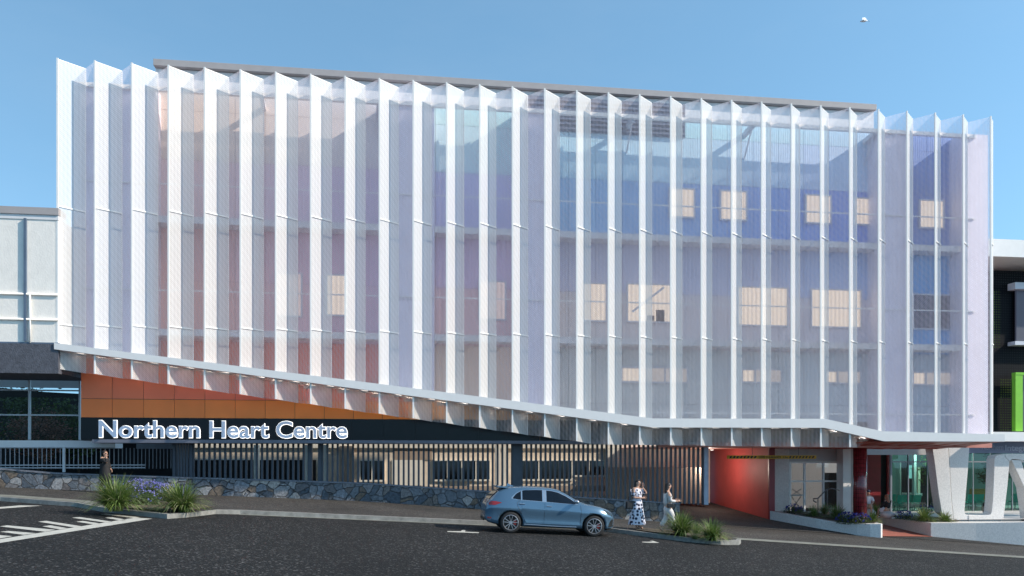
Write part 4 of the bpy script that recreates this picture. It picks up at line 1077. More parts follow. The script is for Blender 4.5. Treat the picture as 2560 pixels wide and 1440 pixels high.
rl = thing('ceiling_light', 'white round ceiling light inside the teal glazed waiting room', 'light', (xp(2330, 43.4), 43.4, .4))
q = MB(); q.tube([(xp(2330, 43.4), 43.4, .466), (xp(2330, 43.4), 43.4, .40)], .2, 16); q.build('housing', M['white_paint'], rl)
pl = bpy.data.lights.new('waiting_room_lamp', 'POINT'); pl.energy = 130; pl.color = (.95, 1, .96); pl.shadow_soft_size = .2
po = bpy.data.objects.new('waiting_room_lamp', pl); col.objects.link(po); po.location = (xp(2330, 43.4), 43.4, .1)
# ================================================================== PLANTS
def tussock(px, py, Y, h, rad, n, label, group, z=None, fine=1.0):
    p = at(px, py, Y) if Y else gnd(px, py, .14)
    if z is not None: p.z = z
    q = MB(); rnd = random.Random(int(px * 7 + py))
    for i in range(n):
        az = rnd.uniform(0, 2 * math.pi); lean = 1.5 * rnd.random() ** .75
        L = h * rnd.uniform(.65, 1.12) * (1.0 + .12 * lean); w = rnd.uniform(.009, .017) * fine * (h / .9 + .3)
        bx0 = rnd.uniform(0, .16) * rad; base = Vector((math.cos(az + 1) * bx0, math.sin(az + 1) * bx0, -.02))
        d = Vector((math.cos(az), math.sin(az), 0)); side = Vector((-d.y, d.x, 0)) * w
        pts = []; ang = math.pi / 2 - lean * .62; cur = base.copy(); seg = 5
        for k in range(seg + 1):
            pts.append(cur.copy()); cur = cur + (d * math.cos(ang) + Vector((0, 0, 1)) * math.sin(ang)) * (L / seg); ang -= (.06 + lean * .20) * rnd.uniform(.7, 1.3)
            if cur.z < 0: cur.z = .01
        vs = []; fs = []
        for k, pt in enumerate(pts):
            s = side * (1 - (k / seg) ** 2 * .95); vs += [pt - s, pt + s]
        for k in range(seg): fs.append((2 * k, 2 * k + 1, 2 * k + 3, 2 * k + 2))
        q.add(vs, fs, 1 if rnd.random() < .22 else 0)
    o = q.build('tussock_grass', [M['grass'], M['grass_pale']], fix=False); o.location = p
    return tag(o, label, 'grass plant', group)

def shrub(px, py, Y, rx_, rz_, n, nf, label, group, flower='flower', z=None, spike=False):
    p = at(px, py, Y) if Y else gnd(px, py, .14)
    if z is not None: p.z = z
    t = thing('flowering_shrub', label, 'shrub', (0, 0, 0), group); rnd = random.Random(int(px * 3 + py))
    def pt():
        while True:
            a = Vector((rnd.uniform(-1, 1), rnd.uniform(-1, 1), rnd.uniform(0, 1)))
            if a.length < 1 and a.length > .25: return Vector((a.x * rx_, a.y * rx_, a.z * rz_ * rnd.uniform(.8, 1.1)))
    q = MB()
    for i in range(n):
        c = pt(); s = rnd.uniform(.035, .06); u = Vector((rnd.gauss(0, 1), rnd.gauss(0, 1), rnd.gauss(0, 1))).normalized() * s
        v = u.orthogonal().normalized() * s * .4
        q.add([c - u, c + v, c + u, c - v], [(0, 1, 2, 3)])
    for i in range(14):
        c = pt(); q.tube([(0, 0, 0), c], .008, 4)
    q.build('foliage', M['leaf'], t, fix=False)
    q = MB()
    for i in range(nf):
        a = rnd.uniform(0, 6.283); rr = math.sqrt(rnd.random()) * .98; zz = math.sqrt(max(0, 1 - rr * rr))
        c = Vector((rx_ * rr * math.cos(a), rx_ * rr * math.sin(a), rz_ * (zz + rnd.uniform(.02, .15))))
        for k in range(3):
            cc = c + Vector((rnd.uniform(-.03, .03), rnd.uniform(-.03, .03), rnd.uniform(-.01, .05))); s = rnd.uniform(.016, .03)
            u = Vector((rnd.gauss(0, 1), rnd.gauss(0, 1), rnd.gauss(0, 1))).normalized() * s; v = u.orthogonal().normalized() * s
            q.add([cc - u, cc + v, cc + u, cc - v], [(0, 1, 2, 3)]); w = u.cross(v).normalized() * s
            q.add([cc - w, cc + v, cc + w, cc - v], [(0, 1, 2, 3)])
    tag(q.build('flowers', M[flower], t, fix=False), kind='stuff')
    t.location = p
    return t
gl_ = 'clumps of tussock grass in the left kerb island'
tussock(290, 1276, None, 1.12, 1.0, 620, 'big tussock grass clump at the left end of the left kerb island', gl_)
tussock(452, 1279, None, 1.02, 1.0, 620, 'big tussock grass clump at the right end of the left kerb island', gl_)
fl = 'blue flowering shrubs in the left kerb island'
shrub(340, 1246, None, .62, .62, 900, 70, 'blue flowering shrub behind the left tussock of the left island', fl)
shrub(384, 1249, None, .62, .60, 900, 70, 'blue flowering shrub midway between the two big tussocks', fl)
shrub(418, 1252, None, .55, .55, 800, 60, 'blue flowering shrub behind the right tussock of the left island', fl)
shrub(364, 1262, None, .5, .42, 700, 25, 'low leafy blue flowered shrub in front of the others in the left island', fl)
gr_ = 'clumps of tussock grass in the right kerb island'
tussock(1702, 1339, None, .86, .7, 480, 'green tussock clump beside the walking woman in the small kerb island', gr_)
tussock(1780, 1350, None, .72, .7, 460, 'green tussock clump at the rounded tip of the small kerb island', gr_)
tussock(1742, 1334, None, .46, .5, 200, 'small tussock between the two clumps of the small kerb island', gr_)
tussock(1738, 1346, None, .22, .5, 120, 'tiny tussock at the front edge of the small kerb island', gr_)
gp = 'tussock grasses in the planters by the entrance'
def tp(px, py, Y, h, n, lab): tussock(px, py, Y, h * 1.28, .6, int(n * 1.3), lab, gp, fine=.9)
tp(2034, 1294, 36.2, .52, 200, 'tussock on the left in the curved planter, beside the dark blue flowers')
tp(2092, 1298, 35.6, .66, 260, 'largest tussock of the curved planter, left of the red column')
tp(2062, 1284, 37.0, .50, 160, 'tussock behind the other grasses of the curved planter, under the handrail')
tp(2180, 1307, 33.9, .50, 200, 'tussock at the right end of the curved planter, in front of the seated man')
tp(2190, 1284, 38.6, .55, 150, 'tussock between the two seated people')
tp(2310, 1306, 35.9, .68, 300, 'large tussock in front of the angled frame by the blue flowers')
tp(2362, 1307, 35.6, .52, 220, 'smaller tussock at the foot of the angled frame')
gb = 'dark blue flowering shrubs in the planters'
def sp(px, py, Y, r, h, n, nf, lab): shrub(px, py, Y, r * 1.1, h * 1.15, n, nf, lab, gb, flower='flower_deep')
sp(1984, 1284, 37.4, .45, .36, 500, 70, 'dark blue flowering shrub at the far left of the curved planter')
sp(2118, 1309, 34.2, .50, .40, 600, 90, 'dark blue flowering shrub at the foot of the red column')
sp(2150, 1309, 33.7, .45, .36, 500, 80, 'dark blue flowering shrub at the front of the curved planter')
sp(2262, 1298, 36.9, .48, .32, 500, 70, 'blue flowering shrub on the terrace wall beside the seated red-haired woman')
sp(2316, 1286, 40.2, .40, .40, 400, 40, 'dark blue flowering shrub against the teal glass')

def tree(name, label, base, h, crown_r, leafm, n=2600, group=None, seed=1, leaf=.09, zlo=.3):
    t = thing(name, label, 'tree', base, group); rnd = random.Random(seed); B0 = Vector(base)
    q = MB(); tips = []
    top = B0 + Vector((rnd.uniform(-.2, .2), rnd.uniform(-.2, .2), h * .72))
    q.tube([B0 - Vector((0, 0, .2)), B0.lerp(top, .5) + Vector((.06, 0, 0)), top], [.09, .06, .025], 8)
    for i in range(11):
        s = B0.lerp(top, rnd.uniform(.3, .95)); a = rnd.uniform(0, 6.283); L = crown_r * rnd.uniform(.6, 1.0)
        e = s + Vector((math.cos(a) * L, math.sin(a) * L, rnd.uniform(.1, .8) * crown_r)); q.tube([s, s.lerp(e, .5) + Vector((0, 0, .1)), e], [.035, .022, .008], 5); tips += [e, s.lerp(e, .6)]
    q.build('trunk', M['bark'], t, smooth=True)
    q = MB(); C0 = B0 + Vector((0, 0, h * (1 + zlo) / 2)); cl = list(tips)
    for i in range(26):
        a = Vector((rnd.gauss(0, 1), rnd.gauss(0, 1), rnd.gauss(0, 1))).normalized() * rnd.uniform(.4, 1)
        cl.append(C0 + Vector((a.x * crown_r, a.y * crown_r, a.z * h * (1 - zlo) / 2)))
    for i in range(n):
        c = rnd.choice(cl) + Vector((rnd.gauss(0, .2), rnd.gauss(0, .2), rnd.gauss(0, .16))) * crown_r
        s = leaf * rnd.uniform(.6, 1.2); u = Vector((rnd.gauss(0, 1), rnd.gauss(0, 1), rnd.gauss(0, .7))).normalized() * s; v = u.orthogonal().normalized() * s * .5
        q.add([c - u, c + v, c + u, c - v], [(0, 1, 2, 3)])
    q.build('crown', leafm, t, fix=False); return t
p = at(110, 1100, 40.5); tree('reflection_green_tree', 'leafy green tree standing in for a reflection in the upper panes of the dark window', (p.x, 40.5, -.8), 4.0, 1.6, M['leaf_green'], 3800, seed=3, leaf=.10)  # these trees are set behind the glass in place of reflected ones
p = at(195, 1100, 40.0); tree('reflection_green_tree', 'narrow green tree standing in for a reflection in the dark window beside the orange wall', (p.x, 40.0, -.9), 3.6, 1.0, M['leaf_green'], 1800, seed=9, leaf=.10)
p = at(92, 1100, 38.2); tree('reflection_copper_tree', 'copper-leaved tree standing in for a reflection low in the dark window', (p.x, 38.2, -.8), 2.85, 1.15, M['leaf_copper'], 2600, seed=5, leaf=.07)
for px, Y, h, lab, sd in ((2322, 44.5, 3.4, 'green tree standing in for a reflection in the teal glass left of the V frame', 2), (2478, 44.5, 3.4, 'green tree standing in for a reflection seen through the trapezoid opening', 4), (2556, 44.0, 3.2, 'green tree standing in for a reflection behind the A-shaped frame', 6)):
    p = at(px, 1200, Y); tree('reflection_tree', lab, (p.x, Y, -3.06), h, .75, M['leaf_green'], 1300, 'trees standing in for reflections in the waiting room glass', sd, .09, .45)  # trees put behind the teal glass to stand for reflections

# ================================================================== BIRD
p = at(2161, 52, 40)
bd = thing('bird', 'small white bird flying in the blue sky', 'bird', p)
q = MB()
q.tube([p + Vector((-.24, 0, -.06)), p + Vector((-.17, 0, -.03)), p + Vector((-.02, 0, 0)), p + Vector((.10, 0, .02)), p + Vector((.17, 0, .02))], [.02, .05, .075, .05, .02], 8)
q.add([p + Vector((.15, 0, .02)), p + Vector((.28, -.05, -.03)), p + Vector((.30, .03, .0)), p + Vector((.28, .08, .03))], [(0, 1, 2, 3)])
q.build('body', M['bird'], bd, smooth=True)
for s, tip in ((-1, (-.16, -.30, -.16)), (1, (.20, .30, .36))):
    q = MB(); T_ = p + Vector(tip)
    a, c_ = p + Vector((-.10, .03 * s, .03)), p + Vector((.10, .03 * s, .03)); mid = (a + T_) / 2 + Vector((-.07, 0, .06)); mid2 = (c_ + T_) / 2 + Vector((.07, 0, .03))
    q.add([a, mid, T_, mid2, c_, (a + c_) / 2 - Vector((0, 0, .02))], [(0, 1, 5), (1, 3, 5), (1, 2, 3), (5, 3, 4)]); q.build('wing', M['bird'], bd, fix=False)

# ================================================================== CAR
CM = {}
CM['paint'] = mat('car_paint_blue', (.095, .175, .255), .26, metal=.45, var=.03, coat=.8)
CM['glass'] = mat('car_glass', (.004, .007, .013), .04, var=.3, spec=.35)
CM['black'] = mat('car_black', (.010, .010, .011), .45)
CM['chrome'] = mat('car_chrome', (.55, .56, .58), .22, metal=.9, var=.03)
CM['rim'] = mat('rim_silver', (.42, .42, .44), .32, metal=.7, var=.05)
CM['rubber'] = mat('tyre_rubber', (.016, .016, .017), .8)
CM['tail'] = mat('tail_red', (.35, .012, .012), .15, coat=.5)
CM['lamp'] = mat('headlamp', (.018, .02, .025), .12, spec=.5)
CM['red'] = mat('caliper_red', (.4, .03, .02), .4)
roof_l = [(-.80, .60), (-.79, .80), (-.735, .93), (-.66, 1.02), (-.40, 1.30), (-.20, 1.385), (.1, 1.425), (.5, 1.452), (.9, 1.452), (1.3, 1.435), (1.48, 1.41), (1.75, 1.30), (2.05, 1.13), (2.36, 1.0), (2.6, .97), (2.9, .915), (3.1, .855), (3.27, .77), (3.36, .67), (3.385, .58)]
belt_l = [(-.80, .60), (-.79, .80), (-.70, .93), (-.55, 1.00), (-.1, 1.02), (.3, 1.01), (1.1, .99), (2.0, .965), (2.36, .955), (2.6, .93), (2.9, .875), (3.1, .81), (3.27, .72), (3.36, .62), (3.385, .54)]
hw_l = [(-.80, .60), (-.76, .74), (-.6, .82), (-.3, .875), (0, .895), (.5, .9), (1.5, .9), (2.4, .893), (2.8, .875), (3.05, .82), (3.22, .72), (3.33, .58), (3.385, .44)]
rw_l = [(-.80, .5), (-.66, .60), (-.4, .60), (0, .615), (.6, .63), (1.3, .625), (1.7, .62), (2.05, .66), (2.36, .74), (2.6, .74), (2.9, .71), (3.1, .65), (3.27, .55), (3.385, .36)]
bot_l = [(-.80, .40), (-.7, .30), (-.45, .24), (.4, .20), (2.2, .20), (2.9, .21), (3.3, .25), (3.385, .33)]
def sec(x):
    zr, zb, hw, rw_, z0 = pw(roof_l, x), pw(belt_l, x), pw(hw_l, x), pw(rw_l, x), pw(bot_l, x)
    zr = max(zr, zb + .004); s = zb - z0
    return [(0, z0), (hw * .80, z0), (hw * .965, z0 + s * .05), (hw * .972, z0 + s * .20), (hw * .962, z0 + s * .36), (hw * .985, z0 + s * .62), (hw * 1.0, z0 + s * .745), (hw * .988, z0 + s * .775), (hw * .955, zb),
            (lerp(hw * .945, rw_, .30), lerp(zb, zr, .30)), (lerp(hw * .93, rw_, .68), lerp(zb, zr, .70)), (rw_ * .985, lerp(zb, zr, .91)), (rw_ * .86, lerp(zb, zr, .975)), (rw_ * .5, zr), (0, zr + .003)]
car = thing('hatchback_car', 'blue grey five-door hatchback parked at the kerb with alloy wheels', 'car', (0, 0, 0))
xs_c = [-.80, -.785, -.74, -.68, -.6, -.5, -.4] + [-.3 + .085 * i for i in range(43)] + [3.36, 3.385]
xs_c = sorted(set(round(x, 4) for x in xs_c if x <= 3.385))
q = MB(); ns = None; ring = []
for x in xs_c:
    S = sec(x); full = [(x, -y, z) for y, z in S] + [(x, y, z) for y, z in S[-2:0:-1]]; ring.append(full)
ns = len(ring[0]); vs = [v for r in ring for v in r]; fs = []
for i in range(len(ring) - 1):
    for k in range(ns): fs.append((i * ns + k, i * ns + (k + 1) % ns, (i + 1) * ns + (k + 1) % ns, (i + 1) * ns + k))
fs += [tuple(range(ns)), tuple(range((len(ring) - 1) * ns, len(ring) * ns))]
q.add(vs, fs)
tmp = q.build('tmp_body', [CM['paint'], CM['black']], None, smooth=True)
cutters = []
for x in (0, 2.65):
    for s in (-1, 1):
        c_ = MB(); c_.tube([(x, s * 1.1, .325), (x, s * .60, .325)], .385, 40); cutters.append(c_.build('cut', CM['black']))
for c_ in cutters:
    bo = tmp.modifiers.new('b', 'BOOLEAN'); bo.object = c_; bo.operation = 'DIFFERENCE'; bo.solver = 'EXACT'
body = mesh_from(tmp, 'body', [CM['paint'], CM['black']], car)
for c_ in cutters: bpy.data.objects.remove(c_)
for p_ in body.data.polygons:
    c_ = p_.center
    for xw in (0, 2.65):
        if math.hypot(c_.x - xw, c_.z - .325) < .380 and abs(c_.y) < .97: p_.material_index = 1
    if p_.normal.z < -.8 and c_.z < .3: p_.material_index = 1
bm = bmesh.new(); bm.from_mesh(body.data); bvh = BVHTree.FromBMesh(bm); bm.free()
def patch(nm, m, xs_, lo, hi, off=.004, nx=14, nz=5, parent=car, side=-1, smooth=True):
    """panel laid on the car's flank: x range, lower and upper outline as polylines of (x, z)"""
    q = MB(); G = []
    for i in range(nx + 1):
        x = lerp(xs_[0], xs_[1], i / nx); a, c_ = pw(lo, x), pw(hi, x); row = []
        for k in range(nz + 1):
            z = lerp(a, c_, k / nz); h = bvh.ray_cast(Vector((x, side * 3, z)), Vector((0, -side, 0)))
            y = h[0].y if h[0] else side * .6
            row.append((x, y + side * off, z))
        G.append(row)
    vs = [v for r in G for v in r]; w = nz + 1
    q.add(vs, [(i * w + k, (i + 1) * w + k, (i + 1) * w + k + 1, i * w + k + 1) for i in range(nx) for k in range(nz)])
    return q.build(nm, m, parent, smooth=smooth)
def line(nm, m, pts, r=.004, parent=car, side=-1, off=.0):
    P_ = []
    for (xa, za), (xb_, zb_) in zip(pts, pts[1:]):
        for k in range(6):
            x, z = lerp(xa, xb_, k / 6), lerp(za, zb_, k / 6); h = bvh.ray_cast(Vector((x, side * 3, z)), Vector((0, -side, 0)))
            if h[0]: P_.append((x, h[0].y + side * off, z))
    q = MB(); q.tube(P_, r, 5); return q.build(nm, m, parent)
gl_hi = [(.04, 1.10), (.14, 1.22), (.30, 1.31), (.40, 1.34), (.75, 1.365), (1.0, 1.37), (1.26, 1.355), (1.48, 1.315), (1.7, 1.225), (1.88, 1.13), (1.99, 1.055), (2.05, 1.0)]
gl_lo = [(.04, 1.075), (.22, 1.05), (1.0, 1.025), (1.55, 1.0), (2.05, .985)]
for sd in (-1, 1):
    k = {'side': sd}
    patch('side_trim', CM['chrome'], (-.01, 2.11), [(-.01, 1.065), (.22, 1.032), (1.0, 1.008), (2.11, .97)], [(-.01, 1.095), (.12, 1.235), (.30, 1.33), (.75, 1.38), (1.0, 1.385), (1.26, 1.37), (1.49, 1.328), (1.72, 1.232), (1.9, 1.138), (2.03, 1.05), (2.11, .975)], off=.004, nx=40, **k)
    patch('pillar_panel', CM['paint'], (.24, .42), [(.24, 1.045), (.42, 1.04)], [(.24, 1.29), (.42, 1.345)], off=.010, nx=6, **k) if False else None
    patch('side_window', CM['glass'], (.04, .29), gl_lo, [(.04, 1.10), (.14, 1.22), (.29, 1.31)], off=.009, **k)
    patch('side_window', CM['glass'], (.335, .965), gl_lo, gl_hi, off=.009, **k)
    patch('side_window', CM['glass'], (1.10, 2.03), gl_lo, gl_hi, off=.009, nx=24, **k)
    dr = patch('front_door', CM['paint'], (1.045, 2.18), [(1.045, .33), (2.18, .33)], [(1.045, 1.0), (2.18, .955)], off=.006, nx=16, nz=8, **k)
    line('door_gap', CM['black'], [(1.04, 1.36), (1.045, .95), (1.045, .33)], .0055, dr, sd); line('door_gap', CM['black'], [(2.19, .95), (2.215, .7), (2.19, .33)], .0055, dr, sd)
    line('handle', CM['chrome'], [(1.10, .885), (1.30, .88)], .015, dr, sd, .018)
    dr = patch('rear_door', CM['paint'], (.335, 1.035), [(.335, .60), (.42, .46), (.5, .33), (1.035, .33)], [(.335, 1.01), (1.035, 1.0)], off=.006, nx=14, nz=8, **k)
    line('door_gap', CM['black'], [(.27, 1.03), (.17, .95), (.20, .83), (.30, .66), (.40, .50), (.47, .34)], .0055, dr, sd)
    line('handle', CM['chrome'], [(.24, .925), (.45, .918)], .015, dr, sd, .018)
    patch('sill_trim', CM['black'], (.42, 2.24), [(.42, .205), (2.24, .205)], [(.42, .235), (2.24, .235)], off=.008, **k)
    line('sill_strip', CM['chrome'], [(.42, .29), (1.3, .27), (2.24, .27)], .012, car, sd, .006)
    patch('tail_lamp', CM['tail'], (-.70, -.31), [(-.70, .84), (-.5, .845), (-.31, .925)], [(-.70, .96), (-.5, .965), (-.31, .935)], off=.006, nx=10, nz=4, **k)
    patch('headlamp', CM['lamp'], (2.93, 3.29), [(2.93, .845), (3.1, .70), (3.29, .64)], [(2.93, .852), (3.1, .80), (3.29, .70)], off=.006, nx=10, nz=4, **k)
    patch('rear_reflector', CM['tail'], (-.72, -.60), [(-.72, .42), (-.6, .42)], [(-.72, .47), (-.6, .47)], off=.006, nx=4, nz=2, **k)
    patch('front_vent', CM['black'], (3.14, 3.33), [(3.14, .30), (3.33, .33)], [(3.14, .36), (3.22, .52), (3.33, .56)], off=.005, nx=6, nz=4, **k)
    mi_ = MB(); mi_.ball((2.02, sd * 1.02, 1.07), (.085, .11, .065), 12, 8); mi_.tube([(2.0, sd * .85, 1.02), (2.01, sd * .97, 1.05)], .03, 6); mi_.build('wing_mirror', CM['chrome'], car, smooth=True)
q = MB()
for (xa, xb_, f) in ((1.56, 2.32, .95),):
    n = 8
    pts_ = [(lerp(xa, xb_, i / n)) for i in range(n + 1)]
    for a, c_ in zip(pts_, pts_[1:]):
        za, zc_ = pw(roof_l, a) + .012, pw(roof_l, c_) + .012; ya, yc = pw(rw_l, a) * .86, pw(rw_l, c_) * .86
        q.quad((a, -ya, za - .012), (c_, -yc, zc_ - .012), (c_, 0, zc_), (a, 0, za)); q.quad((a, 0, za), (c_, 0, zc_), (c_, yc, zc_ - .012), (a, ya, za - .012))
q.build('windscreen', CM['glass'], car, fix=False)
q = MB(); q.add([(-.665, -.55, 1.02), (-.665, .55, 1.02), (-.43, .55, 1.285), (-.43, -.55, 1.285)], [(0, 1, 2, 3)])
for v in range(4): q.v[v] = (q.v[v][0] - .012, q.v[v][1], q.v[v][2])
q.build('rear_window', CM['glass'], car, fix=False)
q = MB(); q.add([(-.47, -.60, 1.425), (-.47, .60, 1.425), (-.10, .62, 1.425), (-.10, -.62, 1.425), (-.46, -.60, 1.385), (-.46, .60, 1.385), (-.15, .62, 1.375), (-.15, -.62, 1.375)], [(0, 1, 2, 3), (4, 7, 6, 5), (0, 4, 5, 1), (0, 3, 7, 4), (1, 5, 6, 2)]); q.build('spoiler', CM['paint'], car)
q = MB(); q.add([(-.08, -.02, 1.42), (.16, -.02, 1.43), (.16, .02, 1.43), (-.08, .02, 1.42), (-.06, 0, 1.52)], [(0, 1, 4), (1, 2, 4), (2, 3, 4), (3, 0, 4)]); q.build('aerial_fin', CM['paint'], car)
q = MB(); q.box(-.815, -.79, -.55, .55, .33, .43); q.build('rear_valance', CM['black'], car)
q = MB(); q.box(3.34, 3.375, -.42, .42, .36, .60); q.build('grille', CM['black'], car)
q = MB(); q.add([(3.08, -.80, .20), (3.36, -.50, .20), (3.40, 0, .20), (3.36, .50, .20), (3.08, .80, .20), (3.08, .80, .23), (3.36, .50, .23), (3.40, 0, .23), (3.36, -.50, .23), (3.08, -.80, .23)], [(0, 1, 8, 9), (1, 2, 7, 8), (2, 3, 6, 7), (3, 4, 5, 6), (0, 4, 3, 2, 1), (9, 8, 7, 6, 5)]); q.build('front_lip', CM['black'], car)
def make_wheel(x, s):
    w_ = bpy.data.objects.new('wheel', None); col.objects.link(w_); w_.parent = car; w_.location = (x, s * .80, .325); ORG[w_.name] = Vector((0, 0, 0))
    q = MB(); prof = [(.235, -.10), (.30, -.11), (.322, -.085), (.328, 0), (.322, .085), (.30, .11), (.235, .10)]; n = 36
    vs = [(r * math.cos(2 * math.pi * k / n), y, r * math.sin(2 * math.pi * k / n)) for k in range(n) for r, y in prof]; mm = len(prof)
    q.add(vs, [(k * mm + j, k * mm + j + 1, ((k + 1) % n) * mm + j + 1, ((k + 1) % n) * mm + j) for k in range(n) for j in range(mm - 1)]); q.build('tyre', CM['rubber'], w_, smooth=True)
    q = MB(); o = s * .105
    prof = [(.243, o), (.232, o + s * .004), (.222, o - s * .01), (.215, o - s * .10)]; mm = 4
    vs = [(r * math.cos(2 * math.pi * k / n), y, r * math.sin(2 * math.pi * k / n)) for k in range(n) for r, y in prof]
    q.add(vs, [(k * mm + j, k * mm + j + 1, ((k + 1) % n) * mm + j + 1, ((k + 1) % n) * mm + j) for k in range(n) for j in range(mm - 1)])
    for k in range(5):
        for dd in (-.20, .20):
            a = 2 * math.pi * k / 5 + .31; b_ = a + dd * 1.25
            q.bar((.04 * math.cos(a + dd * 1.2), o - s * .012, .04 * math.sin(a + dd * 1.2)), (.226 * math.cos(b_), o - s * .004, .226 * math.sin(b_)), .016, .02)
    q.tube([(0, o - s * .03, 0), (0, o + s * .002, 0)], .05, 16); q.build('rim', CM['rim'], w_)
    q = MB(); q.tube([(0, o - s * .10, 0), (0, o - s * .08, 0)], .235, 28); q.build('brake_disc', CM['black'], w_)
    q = MB(); q.box(.10, .18, min(o - s * .075, o - s * .045), max(o - s * .075, o - s * .045), -.07, .09); q.build('caliper', CM['red'], w_)
for x in (0, 2.65):
    for s in (-1, 1): make_wheel(x, s)
c0_ = at(1275.5, 1333, 24.42); car.location = (c0_.x, 24.42 + .9, road_z(c0_.x) + .004); car.rotation_euler = (0, math.atan(.0545), 0)
# ================================================================== PEOPLE
def skin_obj(name, verts, edges, radii, m, parent, sub=1, root=0):
    me = bpy.data.meshes.new('s'); me.from_pydata(verts, edges, []); ob = bpy.data.objects.new('s', me); col.objects.link(ob)
    md = ob.modifiers.new('k', 'SKIN'); md.use_smooth_shade = True
    for i, v in enumerate(me.skin_vertices[0].data):
        r = radii[i]; v.radius = r if isinstance(r, tuple) else (r, r); v.use_root = (i == root)
    if sub: sd = ob.modifiers.new('d', 'SUBSURF'); sd.levels = sub; sd.render_levels = sub
    bpy.context.view_layer.update()
    return mesh_from(ob, name, m, parent)

class Sk:
    def __init__(s): s.v = []; s.e = []; s.r = []
    def p(s, co, r, link=None):
        s.v.append(tuple(co)); s.r.append(r); i = len(s.v) - 1
        if link is not None: s.e.append((link, i))
        return i
    def chain(s, start, pts):
        for co, r in pts: start = s.p(co, r, start)
        return start

def hand(s, wrist_i, W, d, side, curl):
    """palm, four fingers of different lengths and a thumb; d = pointing direction, side = thumb side"""
    d = Vector(d).normalized(); sd = Vector(side); sd = (sd - d * sd.dot(d)).normalized(); nrm = d.cross(sd) * curl
    W = Vector(W); k = s.p(W + d * .055, (.030, .022), wrist_i)
    for j, L in enumerate((.066, .076, .070, .055)):
        b = W + d * .095 + sd * (.027 - .018 * j)
        i = s.p(b, .0105, k); i = s.p(b + d * L * .5 + nrm * .014, .0092, i); s.p(b + d * L * .85 + nrm * .038, .0075, i)
    t = W + d * .035 + sd * .038; i = s.p(t, .012, k); i = s.p(t + d * .03 + sd * .02 + nrm * .01, .0105, i); s.p(t + d * .056 + sd * .02 + nrm * .03, .008, i)

def person(name_label, loc, rotz, scale, pose, skin='skin', sit=False):
    t = thing('person', name_label, 'person', (0, 0, 0))
    s = Sk(); hz = .0
    pel = s.p((0, 0, .94), (.13, .10)); bel = s.p((.01, 0, 1.10), (.12, .092), pel); che = s.p((0, 0, 1.28), (.135, .10), bel); nb = s.p((-.01, 0, 1.43), (.075, .065), che)
    nk = s.p((.0, 0, 1.49), .05, nb); tl = pose.get('tilt', (0, 0))
    h1 = s.p((.025 + tl[0] * .4, tl[1] * .4, 1.555), (.062, .07), nk); h2 = s.p((.02 + tl[0] * .8, tl[1] * .8, 1.63), (.076, .092), h1); h3 = s.p((.012 + tl[0], tl[1], 1.70), (.058, .07), h2)
    nose = s.p((.118 + tl[0] * .7, tl[1] * .7, 1.612), .012, h2)
    for sd, k in ((1, 'L'), (-1, 'R')):
        e = s.p((.0 + tl[0] * .7, sd * .082 + tl[1] * .7, 1.61), .014, h2)
        sh = s.p((-.01, sd * .165, 1.40), .058, nb); E_, W_ = Vector(pose[k + 'e']), Vector(pose[k + 'w'])
        m1 = (Vector((-.01, sd * .165, 1.40)) + E_) / 2
        i = s.chain(sh, [(m1, .047), (E_, .039), ((E_ + W_) / 2, .036), (W_, .026)])
        hand(s, i, W_, pose.get(k + 'd', W_ - E_), pose.get(k + 't', (0, 0, 1)), pose.get(k + 'c', 1))
        K, A = Vector(pose[k + 'k']), Vector(pose[k + 'a']); hp = s.p((0, sd * .095, .90), .092, pel)
        T = Vector(pose.get(k + 'toe', A + Vector((.17, 0, -.045))))
        s.chain(hp, [((Vector((0, sd * .095, .90)) + K) / 2, .074), (K, .055), ((K + A) / 2 + Vector((-.02, 0, .05)), .050), (A, .036), (A.lerp(T, .5), .036), (T, .028)])
    skin_obj('body', s.v, s.e, s.r, M[skin], t)
    q = MB()
    for sd in (-1, 1): q.ball((.092 + tl[0] * .8, .034 * sd + tl[1] * .8, 1.645), (.008, .014, .009), 8, 5)
    q.build('eyes', M['hair_dark'], t)
    q = MB(); q.ball((.098 + tl[0] * .6, tl[1] * .6, 1.575), (.008, .024, .008), 8, 5); q.build('mouth', M['maroon'] if skin == 'skin' else M['skin'], t)
    return t

def limbs(nm, m, t, chains, sub=1):
    s = Sk(); n0 = len(chains[0])
    for ci, ch in enumerate(chains):
        # every further chain grows from the nearest joint of the first one, so the garment is one surface
        st = None if ci == 0 else min(range(n0), key=lambda k: (Vector(s.v[k]) - Vector(ch[0][0])).length)
        for co, r in ch: st = s.p(co, (r[0] * 1.1, r[1] * 1.1) if isinstance(r, tuple) else r * 1.14, st)
    return skin_obj(nm, s.v, s.e, s.r, m, t, sub)

def loft(nm, m, t, rings, n=24, wob=0.0, cap=True):
    """rings: (cx, cy, z, rx, ry)"""
    q = MB(); vs = []
    for j, (cx, cy, z, a, b_) in enumerate(rings):
        for k in range(n):
            th = 2 * math.pi * k / n; w_ = 1 + wob * (j / len(rings)) * math.sin(5 * th + .7)
            vs.append((cx + a * w_ * math.cos(th), cy + b_ * w_ * math.sin(th), z))
    fs = [(j * n + k, j * n + (k + 1) % n, (j + 1) * n + (k + 1) % n, (j + 1) * n + k) for j in range(len(rings) - 1) for k in range(n)]
    if cap: fs.append(tuple(range((len(rings) - 1) * n, len(rings) * n)))
    q.add(vs, fs); return q.build(nm, m, t, smooth=True)

